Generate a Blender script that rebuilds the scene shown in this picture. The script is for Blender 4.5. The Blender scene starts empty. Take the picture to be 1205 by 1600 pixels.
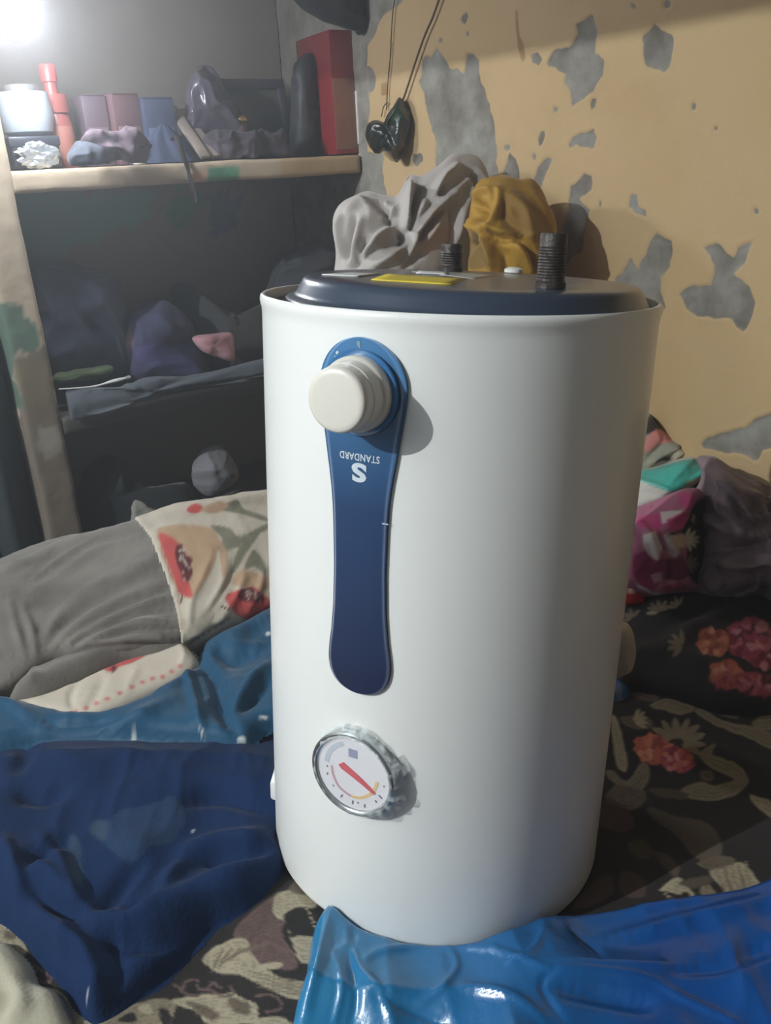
import bpy, bmesh, math, random
import numpy as np
from mathutils import Matrix, Vector

# ---------------------------------------------------------------- camera, world, exposure
FPX, CX, CY = 1330.0, 602.5, 800.0                     # focal length and centre for the 1205x1600 frame
PITCH, ROLL = math.radians(22.5), math.radians(3.0)
CAM = np.array([0.0, 0.0, 1.1669])
_s, _c = math.sin, math.cos
AX = np.array([_c(ROLL), -_s(ROLL), 0.0])
AD = np.array([_s(ROLL)*_c(PITCH), _c(ROLL)*_c(PITCH), _s(PITCH)])
AF = np.array([-_s(ROLL)*_s(PITCH), -_c(ROLL)*_s(PITCH), _c(PITCH)])
M = np.array([AX, AF, -AD])                            # lens axes (right, down, forward) -> world
scene = bpy.context.scene
COL = scene.collection
cam_data = bpy.data.cameras.new('camera')
cam_data.sensor_fit = 'VERTICAL'; cam_data.sensor_height = 32.0
cam_data.lens = 32.0*FPX/1600.0
cam_data.clip_start = 0.02
cam = bpy.data.objects.new('camera', cam_data); COL.objects.link(cam)
R3 = Matrix([list(M[:, 0]), list(-M[:, 1]), list(-M[:, 2])]).transposed()
cam.matrix_world = Matrix.Translation(Vector(CAM)) @ R3.to_4x4()
scene.camera = cam

world = bpy.data.worlds.new('world'); scene.world = world; world.use_nodes = True
wn = world.node_tree
wn.nodes['Background'].inputs[0].default_value = (0.5, 0.55, 0.6, 1); wn.nodes['Background'].inputs[1].default_value = 0.02
vs = wn.nodes.new('ShaderNodeVolumeScatter')            # air haze added to imitate lens glare round the bulb
HAZE = 0.12
vs.inputs['Color'].default_value = (0.93, 0.96, 1.0, 1); vs.inputs['Density'].default_value = HAZE; vs.inputs['Anisotropy'].default_value = 0.6
wn.links.new(vs.outputs[0], wn.nodes['World Output'].inputs['Volume'])
KEY_POWER, BULB_STRENGTH = 400.0, 155.0
scene.view_settings.view_transform = 'Standard'; scene.view_settings.look = 'None'
scene.view_settings.gamma = 1.0; scene.view_settings.use_curve_mapping = False
scene.view_settings.exposure = 0.0

# ---------------------------------------------------------------- room frame and sight lines
ANG = math.atan2(.5708, .8211)
E1 = np.array([_c(ANG), _s(ANG), 0.0]); E2 = np.array([_s(ANG), -_c(ANG), 0.0])
F0 = np.array([-.014, 2.23, 0.0])                       # corner of shelf front and right wall
ZB = 0.5                                                # top of the bed
def rm(a, b, z): return F0 - a*E1 + b*E2 + np.array([0, 0, z])
def to_room(P):
    d = np.asarray(P)-F0; return np.stack([-(d@E1), d@E2, np.asarray(P)[..., 2]], -1)
def ray(px, py): return M@np.array([(px-CX)/FPX, (py-CY)/FPX, 1.0])
def hz(px, py, z): d = ray(px, py); return CAM+d*((z-CAM[2])/d[2])
def hw(px, py, a=0.0): d = ray(px, py); return CAM+d*((a-((CAM-F0)@-E1))/(d@-E1))
def hs(px, py, b=0.0): d = ray(px, py); return CAM+d*((b-((CAM-F0)@E2))/(d@E2))
def hd(px, py, dep): return CAM+ray(px, py)*dep
def proj(P):
    c = (np.asarray(P)-CAM)@M; zc = np.maximum(c[..., 2], .05)
    return np.stack([CX+FPX*c[..., 0]/zc, CY+FPX*c[..., 1]/zc], -1)

# ---------------------------------------------------------------- numeric helpers
def lin(r, g, b):
    v = np.array([r, g, b])/255.0
    return np.where(v <= .04045, v/12.92, ((v+.055)/1.055)**2.4)
def _hash(ix, iy, iz, seed):
    n = (ix*374761393 + iy*668265263 + iz*2147483647 + seed*974634777) & 0xffffffff
    n = ((n ^ (n >> 13))*1274126177) & 0xffffffff
    return ((n ^ (n >> 16)) & 0xffff)/32767.5 - 1.0
def noise3(P, seed=0):
    P = np.asarray(P, float); i = np.floor(P).astype(np.int64); f = P-i; u = f*f*f*(f*(f*6-15)+10)
    r = 0
    for dx in (0, 1):
        for dy in (0, 1):
            for dz in (0, 1):
                w = (u[..., 0] if dx else 1-u[..., 0])*(u[..., 1] if dy else 1-u[..., 1])*(u[..., 2] if dz else 1-u[..., 2])
                r = r + w*_hash(i[..., 0]+dx, i[..., 1]+dy, i[..., 2]+dz, seed)
    return r
def fbm(P, o=3, seed=0):
    r = 0; a = 1.0; P = np.asarray(P, float)
    for k in range(o): r = r+a*noise3(P, seed+k*17); P = P*2.03+3.1; a *= .5
    return r/1.75
def crease(P, o=2, seed=0):                             # sharp-ridged noise, 0..1
    r = 0; a = 1.0; P = np.asarray(P, float)
    for k in range(o): r = r+a*(1-np.abs(noise3(P, seed+k*31))*1.8); P = P*1.9+7.7; a *= .5
    return r/1.5
def smooth(poly, n=6, closed=True):
    p = np.array(poly, float); m = len(p); out = []
    for i in range(m if closed else m-1):
        g = (lambda k: p[k % m]) if closed else (lambda k: p[min(max(k, 0), m-1)])
        a, b, c, d = g(i-1), g(i), g(i+1), g(i+2)
        for t in np.arange(n)/n:
            out.append(.5*((2*b)+(c-a)*t+(2*a-5*b+4*c-d)*t*t+(3*b-a-3*c+d)*t**3))
    if not closed: out.append(p[-1])
    return np.array(out)
def seg_dist(P, a, b):
    ab = b-a; t = np.clip(((P-a)@ab)/max(ab@ab, 1e-12), 0, 1)
    return np.linalg.norm(P-(a+t[..., None]*ab), axis=-1)
def inpoly(P, poly):
    poly = np.asarray(poly, float); r = np.zeros(P.shape[:-1], bool); x, y = P[..., 0], P[..., 1]
    for (x0, y0), (x1, y1) in zip(poly, np.roll(poly, -1, 0)):
        if y0 == y1: continue
        r ^= ((y0 > y) != (y1 > y)) & (x < (x1-x0)*(y-y0)/(y1-y0)+x0)
    return r
def sdf(P, poly):                                       # positive inside
    poly = np.asarray(poly, float); d = np.full(P.shape[:-1], 1e9)
    for a, b in zip(poly, np.roll(poly, -1, 0)): d = np.minimum(d, seg_dist(P, a, b))
    return np.where(inpoly(P, poly), d, -d)
def line_dist(P, line):
    line = np.asarray(line, float); d = np.full(P.shape[:-1], 1e9)
    for a, b in zip(line[:-1], line[1:]): d = np.minimum(d, seg_dist(P, a, b))
    return d
def grid_faces(nu, nv, wrap=False):
    i = np.arange(nu if wrap else nu-1)[:, None]; j = np.arange(nv-1)[None, :]
    i2 = (i+1) % nu
    return np.stack([i*nv+j, i2*nv+j, i2*nv+j+1, i*nv+j+1], -1).reshape(-1, 4)
def vnormals(V, Fq):
    n = np.cross(V[Fq[:, 2]]-V[Fq[:, 0]], V[Fq[:, 3]]-V[Fq[:, 1]]); r = np.zeros_like(V)
    for k in range(4): np.add.at(r, Fq[:, k], n)
    return r/np.maximum(np.linalg.norm(r, axis=1, keepdims=True), 1e-12)

# ---------------------------------------------------------------- materials
MATS = {}
def mat(name, color=None, rough=.6, attr=False, metal=0, bump=0, bscale=80, noise=0, nscale=8, sheen=0, coat=0, trans=0, alpha=1, emit=None, estr=0, spec=None, sss=0):
    if name in MATS: return MATS[name]
    m = bpy.data.materials.new(name); m.use_nodes = True; nt = m.node_tree; bs = nt.nodes['Principled BSDF']
    I = bs.inputs
    I['Roughness'].default_value = rough; I['Metallic'].default_value = metal
    if color is not None: I['Base Color'].default_value = (*color, 1)
    if sheen: I['Sheen Weight'].default_value = sheen; I['Sheen Roughness'].default_value = .4
    if coat: I['Coat Weight'].default_value = coat; I['Coat Roughness'].default_value = .12
    if trans: I['Transmission Weight'].default_value = trans
    if alpha < 1: I['Alpha'].default_value = alpha
    if spec is not None: I['Specular IOR Level'].default_value = spec
    if emit is not None: I['Emission Color'].default_value = (*emit, 1); I['Emission Strength'].default_value = estr
    src = None
    if attr:
        at = nt.nodes.new('ShaderNodeAttribute'); at.attribute_name = 'Col'; src = at.outputs['Color']
    if noise:
        tc = nt.nodes.new('ShaderNodeTexCoord'); nz = nt.nodes.new('ShaderNodeTexNoise'); nz.inputs['Scale'].default_value = nscale; nz.inputs['Detail'].default_value = 5
        nt.links.new(tc.outputs['Object'], nz.inputs['Vector'])
        mr = nt.nodes.new('ShaderNodeMapRange'); mr.inputs[3].default_value = 1-noise; mr.inputs[4].default_value = 1+noise
        nt.links.new(nz.outputs[0], mr.inputs[0])
        mx = nt.nodes.new('ShaderNodeMix'); mx.data_type = 'RGBA'; mx.blend_type = 'MULTIPLY'; mx.inputs[0].default_value = 1
        if src: nt.links.new(src, mx.inputs[6])
        else: mx.inputs[6].default_value = (*color, 1)
        nt.links.new(mr.outputs[0], mx.inputs[7]); src = mx.outputs[2]
    if src: nt.links.new(src, I['Base Color'])
    if bump:
        tc = nt.nodes.new('ShaderNodeTexCoord'); nz = nt.nodes.new('ShaderNodeTexNoise'); nz.inputs['Scale'].default_value = bscale; nz.inputs['Detail'].default_value = 4
        nt.links.new(tc.outputs['Object'], nz.inputs['Vector'])
        bp = nt.nodes.new('ShaderNodeBump'); bp.inputs['Strength'].default_value = bump; bp.inputs['Distance'].default_value = .004
        nt.links.new(nz.outputs[0], bp.inputs['Height']); nt.links.new(bp.outputs[0], I['Normal'])
    MATS[name] = m; return m

# ---------------------------------------------------------------- object helpers
def link(name, me, material=None, parent=None, smooth_=True):
    o = bpy.data.objects.new(name, me); COL.objects.link(o)
    if material: me.materials.append(material)
    if smooth_ and len(me.polygons): me.polygons.foreach_set('use_smooth', np.ones(len(me.polygons), bool))
    if parent: o.parent = parent
    return o
def tag(o, label, cat, group=None):
    o['label'] = label; o['category'] = cat
    if group: o['group'] = group
    return o
def empty(name, label, cat, loc=(0, 0, 0), rz=0.0, group=None):
    o = bpy.data.objects.new(name, None); COL.objects.link(o); o.location = Vector([float(v) for v in loc]); o.rotation_euler = (0, 0, rz)
    o.empty_display_size = .02
    return tag(o, label, cat, group)
def mesh_np(name, V, Fq, material, parent=None, col=None, smooth_=True, drop_unused=True, offset=None, local=False):
    V = np.asarray(V, float); Fq = np.asarray(Fq, int)
    if drop_unused:
        used = np.zeros(len(V), bool); used[Fq.ravel()] = True; idx = np.cumsum(used)-1
        V = V[used]; Fq = idx[Fq]
        if col is not None: col = col[used]
    if offset is not None: V = V-np.asarray(offset)
    me = bpy.data.meshes.new(name); k = Fq.shape[1]
    me.vertices.add(len(V)); me.vertices.foreach_set('co', V.ravel())
    me.loops.add(Fq.size); me.loops.foreach_set('vertex_index', Fq.ravel())
    me.polygons.add(len(Fq)); me.polygons.foreach_set('loop_start', np.arange(len(Fq))*k)
    me.update(calc_edges=True); me.validate()
    if col is not None:
        at = me.color_attributes.new('Col', 'FLOAT_COLOR', 'POINT')
        at.data.foreach_set('color', np.c_[col, np.ones(len(col))].astype(np.float32).ravel())
    o = link(name, me, material, parent, smooth_)
    if offset is not None and parent is None: o.location = Vector(offset)
    if parent is not None and not local:
        w = parent.matrix_basis if parent.parent is None else parent.parent.matrix_basis
        o.matrix_parent_inverse = w.inverted()
    return o
def bm_obj(name, bm, material, parent=None, smooth_=True, mw=None):
    bmesh.ops.recalc_face_normals(bm, faces=bm.faces)
    me = bpy.data.meshes.new(name); bm.to_mesh(me); bm.free()
    o = link(name, me, material, parent, smooth_)
    if mw is not None: o.matrix_local = mw
    if smooth_: 
        try: me.set_sharp_from_angle(angle=math.radians(40))
        except Exception: pass
    return o
def box(bm, x0, x1, y0, y1, z0, z1, bev=0.0, seg=2):
    g = bmesh.ops.create_cube(bm, size=1.0)['verts']
    for v in g: v.co = Vector(((x0+x1)/2+v.co.x*(x1-x0), (y0+y1)/2+v.co.y*(y1-y0), (z0+z1)/2+v.co.z*(z1-z0)))
    if bev:
        ed = {e for v in g for e in v.link_edges}
        bmesh.ops.bevel(bm, geom=list(ed), offset=bev, segments=seg, profile=.5, affect='EDGES')
def box_obj(name, ext, material, parent=None, bev=.003, mw=None):
    bm = bmesh.new(); box(bm, *ext, bev=bev); return bm_obj(name, bm, material, parent, True, mw)
def lathe(name, prof, material, parent=None, n=64, mw=None, closed=True, sx=1, sy=1, z0=0):
    prof = np.array(prof, float); a = np.linspace(0, 2*math.pi, n, endpoint=False)
    V = np.stack([prof[None, :, 0]*np.cos(a)[:, None]*sx, prof[None, :, 0]*np.sin(a)[:, None]*sy, np.broadcast_to(prof[None, :, 1], (n, len(prof)))+z0], -1).reshape(-1, 3)
    bm = bmesh.new(); vs_ = [bm.verts.new(v) for v in V]
    for f in grid_faces(n, len(prof), True): bm.faces.new([vs_[i] for i in f])
    bmesh.ops.remove_doubles(bm, verts=bm.verts, dist=1e-6)
    return bm_obj(name, bm, material, parent, True, mw)
def tube_data(pts, r, n=8, flat=1.0):
    pts = np.array(pts, float); m = len(pts); r = np.broadcast_to(np.asarray(r, float), (m,))
    T = np.gradient(pts, axis=0); T /= np.linalg.norm(T, axis=1, keepdims=True)
    ref = np.array([0, 0, 1.0]) if abs(T[0] @ [0, 0, 1]) < .9 else np.array([1.0, 0, 0])
    a = np.linspace(0, 2*math.pi, n, endpoint=False); V = []
    for i in range(m):
        u = np.cross(T[i], ref); u /= np.linalg.norm(u); w = np.cross(T[i], u)
        V.append(pts[i]+r[i]*(np.cos(a)[:, None]*u+flat*np.sin(a)[:, None]*w))
    V = np.concatenate(V); Fq = []
    for i in range(m-1):
        for k in range(n): Fq.append([i*n+k, i*n+(k+1) % n, (i+1)*n+(k+1) % n, (i+1)*n+k])
    V = np.concatenate([V, pts[[0, -1]]])
    for k in range(n):
        Fq.append([m*n, (k+1) % n, k, k]); Fq.append([m*n+1, (m-1)*n+k, (m-1)*n+(k+1) % n, (m-1)*n+(k+1) % n])
    return V, Fq
def tube(name, pts, r, material, parent=None, n=8, flat=1.0):
    V, Fq = tube_data(pts, r, n, flat); bm = bmesh.new(); vv = [bm.verts.new(v) for v in V]
    for f in Fq:
        ff = list(dict.fromkeys(f)); bm.faces.new([vv[i] for i in ff])
    return bm_obj(name, bm, material, parent)

# strokes: folds traced as lines, turned into relief on the cloth they lie on
def stroke_relief(P2, strokes, mpp=.0007, wide=1.0, steep=.8):
    h = np.zeros(len(P2))
    for line, w, amp in strokes:
        w = w*wide; amp = math.copysign(min(abs(amp), steep*w*mpp), amp)
        L = smooth(line, 5, False); bb = 3*w
        k = np.where((P2[:, 0] > L[:, 0].min()-bb) & (P2[:, 0] < L[:, 0].max()+bb) & (P2[:, 1] > L[:, 1].min()-bb) & (P2[:, 1] < L[:, 1].max()+bb))[0]
        if len(k):
            m = len(L)-1; best = np.zeros(len(k))
            for i in range(m): best = np.maximum(best, math.sin(math.pi*(i+.7)/(m+.4))**.6*np.exp(-(seg_dist(P2[k], L[i], L[i+1])/w)**2))
            h[k] += amp*best
    return h
def paint(P2, col, shapes, jit=0, seed=5, soft=1.4, contour=None):
    P = P2
    if jit: P = P2+np.stack([fbm(np.c_[P2/14, P2[:, 0]*0], 2, seed), fbm(np.c_[P2/14, P2[:, 0]*0+9], 2, seed+3)], -1)*jit
    for poly, c in shapes:
        poly = np.asarray(poly, float)
        lo, hi = poly.min(0)-soft, poly.max(0)+soft
        k = np.where((P[:, 0] > lo[0]) & (P[:, 0] < hi[0]) & (P[:, 1] > lo[1]) & (P[:, 1] < hi[1]))[0]
        if len(k):
            d = sdf(P[k], poly); al = np.clip(d/soft*.5+.5, 0, 1)[:, None]; cc = np.tile(np.asarray(c, float), (len(k), 1))
            if contour and cc[0].sum() > contour: cc = cc*(1-.30*((np.mod(d, 5.2) < 1.7) & (d > 2.4)))[:, None]*(1+.10*np.clip(1-d/4, 0, 1))[:, None]
            col[k] = col[k]*(1-al)+cc*al
    return col
def paint_line(P2, col, line, w, c):
    L = smooth(line, 5, False); k = np.where((P2[:, 0] > L[:, 0].min()-w) & (P2[:, 0] < L[:, 0].max()+w) & (P2[:, 1] > L[:, 1].min()-w) & (P2[:, 1] < L[:, 1].max()+w))[0]
    if len(k): al = np.clip((w-line_dist(P2[k], L))/1.2+.5, 0, 1)[:, None]; col[k] = col[k]*(1-al)+np.asarray(c)*al
def ell(cx, cy, rx, ry, rot=0, n=18, wob=0, seed=0):
    rg = np.random.RandomState(seed); a = np.linspace(0, 2*math.pi, n, endpoint=False); rr = 1+wob*rg.uniform(-1, 1, n)
    x, y = rx*np.cos(a)*rr, ry*np.sin(a)*rr; c, s = math.cos(rot), math.sin(rot)
    return np.c_[cx+x*c-y*s, cy+x*s+y*c]
def zmap(ox, oy, k): return lambda pts: [(ox+x/k, oy+y/k) for x, y in pts]

def bed_z(XY):                                          # soft bed: dent under the heater, gentle lumps
    x, y = XY[..., 0], XY[..., 1]
    d = np.hypot(x-HB[0], y-HB[1])
    plane = -(HUP[0]*(x-HB[0])+HUP[1]*(y-HB[1]))/HUP[2]
    w = 1/(1+np.exp((d-.235)/.018))
    lump = .006*fbm(np.stack([x*4, y*4, x*0], -1), 2, 3)
    return ZB+w*(plane-.002)+(1-w)*(lump+.004-np.clip(d-.3, 0, .3)*.02)
HB = np.array([.0351, .7225, .5]); HUP = np.array([.06887, .06162, .99572])

def cloth(name, outline, res, H, material, parent=None, zref=ZB, strokes=(), R=.03, base=None, nz=(0, 6), cr=(0, 6), color=(.5, .5, .5), shapes=(), jit=0, lines=(), seed=1, smooth_=True, after=None, under=.004, sm=5, wide=1.5, wr=(0, 60), steep=.62, hfun=None):
    out = np.array([hz(x, y, zref)[:2] for x, y in (smooth(outline, sm) if sm else outline)])
    lo, hi = out.min(0)-res*2, out.max(0)+res*2
    gx, gy = np.arange(lo[0], hi[0], res), np.arange(lo[1], hi[1], res)
    XY = np.stack(np.meshgrid(gx, gy, indexing='ij'), -1).reshape(-1, 2)
    sd = sdf(XY, out); Fq = grid_faces(len(gx), len(gy)); Fq = Fq[(sd[Fq] > -1.6*res).any(1)]
    b0 = (base or bed_z)(XY)
    e = np.clip(sd/R, 0, 1); prof = np.sqrt(np.clip(1-(1-e)**2, 0, 1)); prof = np.where(sd < 0, -under/H*np.clip(-sd/res, 0, 1), prof)
    if hfun is not None: prof = prof*np.where(prof > 0, hfun(proj(np.c_[XY, XY[:, 0]*0+ZB])), 1)
    z = b0+H*prof
    P3 = np.c_[XY, XY[:, 0]*0]
    if nz[0]: z = z+prof.clip(0)*nz[0]*fbm(P3*nz[1], 3, seed)
    if cr[0]: z = z+prof.clip(0)*cr[0]*(crease(P3*cr[1], 2, seed+5)-.5)
    if wr[0]: q = P3+.02*np.stack([fbm(P3*8, 2, seed+9), fbm(P3*8+5, 2, seed+9), P3[:, 0]*0], -1); z = z+prof.clip(0)*wr[0]*(crease(q*np.array([wr[1], wr[1]*.45, 1]), 2, seed+3)-.5)
    V = np.c_[XY, z]
    P2 = proj(V)
    if len(strokes): V[:, 2] += prof.clip(0)*stroke_relief(P2, strokes, np.median(((V-CAM)@M)[:, 2])/FPX, wide, steep)
    V[:, 2] = np.where(sd > res, np.maximum(V[:, 2], b0+.003), V[:, 2])
    P2 = proj(V)
    col = np.tile(np.array(color, float), (len(V), 1))
    paint(P2, col, shapes, jit)
    for ln, w, c in lines: paint_line(P2, col, ln, w, c)
    if after: after(V, P2, col)
    V = keep_in(V)
    ctr = [*out.mean(0), ZB]
    return mesh_np(name, V, Fq, material, parent, col, smooth_, True, ctr if parent is None else None)

def blob(name, ctr, rad, material, parent=None, rot=0.0, pw=2.0, nz=(.0, 6), cr=(.0, 8), strokes=(), color=(.5, .5, .5), shapes=(), jit=0, lines=(), seed=1, n=(150, 90), zmin=None, stretch=(1, 1, 1), back=None, after=None, smooth_=True, local=None, sil=None, keep=None, steep=1.5):
    nu, nv = n
    th = np.linspace(0, 2*math.pi, nu, endpoint=False); ph = np.linspace(.02, math.pi-.02, nv)
    d = np.stack([np.cos(th)[:, None]*np.sin(ph), np.sin(th)[:, None]*np.sin(ph), np.broadcast_to(np.cos(ph), (nu, nv))], -1).reshape(-1, 3)
    r = 1/((np.abs(d)**pw).sum(1))**(1/pw)
    L = d*r[:, None]*np.array(rad)
    c, s = math.cos(rot), math.sin(rot)
    Rm = np.array([[c, -s, 0], [s, c, 0], [0, 0, 1]])
    V = L@Rm.T+np.array(ctr)
    Fq = grid_faces(nu, nv, True)
    N = vnormals(V, Fq)
    if (N*(V-np.array(ctr))).sum() < 0: N = -N; Fq = Fq[:, ::-1]
    Q = V/np.array(stretch)
    if nz[0]: V = V+N*(nz[0]*fbm(Q*nz[1], 3, seed))[:, None]
    if cr[0]: V = V+N*(cr[0]*(crease(Q*cr[1], 2, seed+5)-.5))[:, None]
    if sil is not None: V = fit_outline(V, ctr, sil)
    if len(strokes):
        vd = CAM-V; vd /= np.linalg.norm(vd, axis=1, keepdims=True); fw = np.clip((N*vd).sum(1)*2.5, 0, 1)
        V = V+N*(fw*stroke_relief(proj(V), strokes, np.median(((V-CAM)@M)[:, 2])/FPX, .95, steep))[:, None]
    if zmin is not None:
        zf = zmin if np.isscalar(zmin) else zmin(V)
        V[:, 2] = np.maximum(V[:, 2], zf)
    if keep is not None: V = keep_in(V, *keep)
    P2 = proj(V); col = np.tile(np.array(color, float), (len(V), 1))
    paint(P2, col, shapes, jit)
    for ln, w, cc in lines: paint_line(P2, col, ln, w, cc)
    if after: after(V, P2, col)
    off = np.array([ctr[0], ctr[1], V[:, 2].min()])
    return mesh_np(name, V, Fq, material, parent, col, smooth_, True, off if parent is None else None)
def keep_in(V, a0=.006, a1=9, b0=-9, b1=9):              # stay clear of the walls
    R = to_room(V); a, b = np.clip(R[:, 0], a0, a1), np.clip(R[:, 1], b0, b1)
    return F0-a[:, None]*E1+b[:, None]*E2+np.c_[R[:, :2]*0, R[:, 2]]
def fit_outline(V, ctr, sil):
    """shape a soft lump so that its girth follows a traced outline (radial scale about its centre, square to the sight line)"""
    ctr = np.asarray(ctr, float); v = ctr-CAM; D = np.linalg.norm(v); v /= D
    pc = proj(ctr[None])[0]; px = FPX/((ctr-CAM)@M)[2]
    S = smooth(sil, 6)-pc; sa = np.arctan2(S[:, 1], S[:, 0]); sr = np.hypot(S[:, 0], S[:, 1])/px
    o = np.argsort(sa); sa, sr = sa[o], sr[o]; sa = np.r_[sa[-1]-2*math.pi, sa, sa[0]+2*math.pi]; sr = np.r_[sr[-1], sr, sr[0]]
    dv = V-ctr; al = dv@v; pl = dv-al[:, None]*v
    q = proj(ctr+pl)-pc; ang = np.arctan2(q[:, 1], q[:, 0]); rr = np.linalg.norm(pl, axis=1)
    nb = 180; b = ((ang+math.pi)/(2*math.pi)*nb).astype(int) % nb; mx = np.zeros(nb); np.maximum.at(mx, b, rr)
    mx = np.maximum.reduce([mx, np.roll(mx, 1), np.roll(mx, -1)]); ker = np.ones(9)/9
    mx = np.convolve(np.r_[mx[-4:], mx, mx[:4]], ker, 'valid')
    k = np.interp(ang, sa, sr)/np.interp(ang, np.r_[(np.arange(nb)+.5)/nb*2*math.pi-math.pi], mx)
    return ctr+pl*k[:, None]+al[:, None]*v

# ================================================================ the room
def struct(o): o['kind'] = 'structure'; return o
def room_box(name, a0, a1, b0, b1, z0, z1, material, bev=0.0):
    o = box_obj(name, (-a1, -a0, -b1, -b0, z0, z1), material, None, bev)
    o.location = Vector(F0); o.rotation_euler = (0, 0, ANG); return o
PLASTER = lin(170, 160, 148)
m_wall = mat('aged_wall_paint', lin(104, 104, 106), .85, noise=.18, nscale=3, bump=.25, bscale=30)
m_grey = mat('grey_alcove_plaster', lin(128, 120, 112), .9, noise=.25, nscale=5, bump=.3, bscale=40)
struct(room_box('floor', -.06, 4.06, -.42, 3.26, -.06, 0, mat('cement_floor', lin(84, 82, 80), .8, noise=.2, nscale=4)))
struct(room_box('ceiling', -.06, 4.06, -.42, 3.26, 2.7, 2.76, mat('limewash_ceiling', lin(120, 120, 120), .9, noise=.1)))
struct(room_box('wall_left', 4.0, 4.06, -.42, 3.26, 0, 2.7, m_wall))
struct(room_box('wall_front', 0, 4.0, 3.2, 3.26, 0, 2.7, m_wall))
struct(room_box('trim_1', 1.45, 1.6, 0.0, 3.2, 1.831, 2.7, m_wall))          # unseen beam, added to keep the lamp's light off the upper wall

# right wall: flaked paint over grey plaster, plain grey in corner and alcove
z3, z7 = zmap(480, 0, 1.662), zmap(520, 0, 4.635)
PEEL_GREY = [z7([(640,430),(690,400),(710,420),(755,350),(830,440),(850,480),(900,500),(925,540),(945,535),(965,380),(1020,375),(1055,420),(1070,600),(1110,650),(1140,780),(1175,900),(1190,1060),(1180,1180),(1205,1240),(1200,1400),(745,1400),(750,1050),(720,950),(690,860),(660,720),(640,640),(620,610),(640,560)]),
    z3([(695,60),(735,35),(755,80),(745,140),(768,155),(765,195),(740,235),(700,265),(690,280),(685,240),(670,215),(675,195),(650,190),(625,165),(640,130),(680,125),(700,95)]),
    z3([(870,95),(905,70),(950,95),(945,160),(930,185),(880,165)]), z3([(580,145),(600,135),(610,155),(600,175),(582,165)]),
    z3([(672,370),(700,355),(745,330),(757,360),(745,385),(700,380),(680,385)]),
    z3([(510,460),(530,400),(545,420),(555,490),(560,560),(510,560)]), z3([(600,430),(620,408),(637,415),(620,450),(605,490),(585,500),(590,465)]),
    z3([(700,470),(715,448),(738,455),(735,490),(705,510),(730,545),(722,620),(715,655),(690,670),(668,700),(655,690),(665,600),(680,540),(682,480)]),
    z3([(835,510),(860,505),(862,535),(885,550),(885,568),(860,555),(832,540)]),
    [(960,440),(985,405),(1000,420),(1010,385),(1028,365),(1046,378),(1048,415),(1033,432),(1030,455),(1040,480),(970,480)],
    [(1098,388),(1120,378),(1145,400),(1150,385),(1176,378),(1168,405),(1150,425),(1178,470),(1172,505),(1160,518),(1140,500),(1100,495),(1070,485),(1062,458),(1085,445),(1112,445),(1118,415)],
    [(1093,690),(1125,672),(1165,668),(1180,652),(1230,640),(1230,700),(1190,705),(1180,722),(1160,712),(1120,706),(1100,700)],
    z7([(225,480),(270,470),(315,550),(290,670),(240,680)]), z7([(150,1180),(250,1150),(340,1080),(370,1140),(345,1220),(360,1298),(370,1480),(150,1480)]),
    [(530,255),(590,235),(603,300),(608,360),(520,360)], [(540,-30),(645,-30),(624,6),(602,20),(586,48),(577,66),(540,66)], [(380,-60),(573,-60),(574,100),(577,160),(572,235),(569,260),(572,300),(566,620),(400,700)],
    z3([(276,398),(296,400),(298,425),(284,432),(274,415)])] + [z3(ell(*e)) for e in [(742,270,9,12,0,10),(642,280,7,11,0,9),(608,360,9,20,.2,10),(520,383,9,10,0,9),(588,402,5,11,0,9),(420,85,5,9,0,8),(347,103,5,9,.3,8),(410,48,8,14,.2,9),(840,20,7,7,0,8),(1002,272,8,9,0,9),(1165,552,8,10,0,9),(1060,330,6,7,0,8),(935,10,9,9,0,9),(757,530,4,9,0,8),(945,45,4,5,0,8)]]
STREAK = [z3([(540,30),(547,28),(552,90),(562,115),(566,150),(556,165),(546,130)]), z7([(420,300),(435,300),(412,560),(398,700),(392,690),(405,560)]), z7([(345,600),(395,600),(395,690),(350,700)])]
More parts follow.
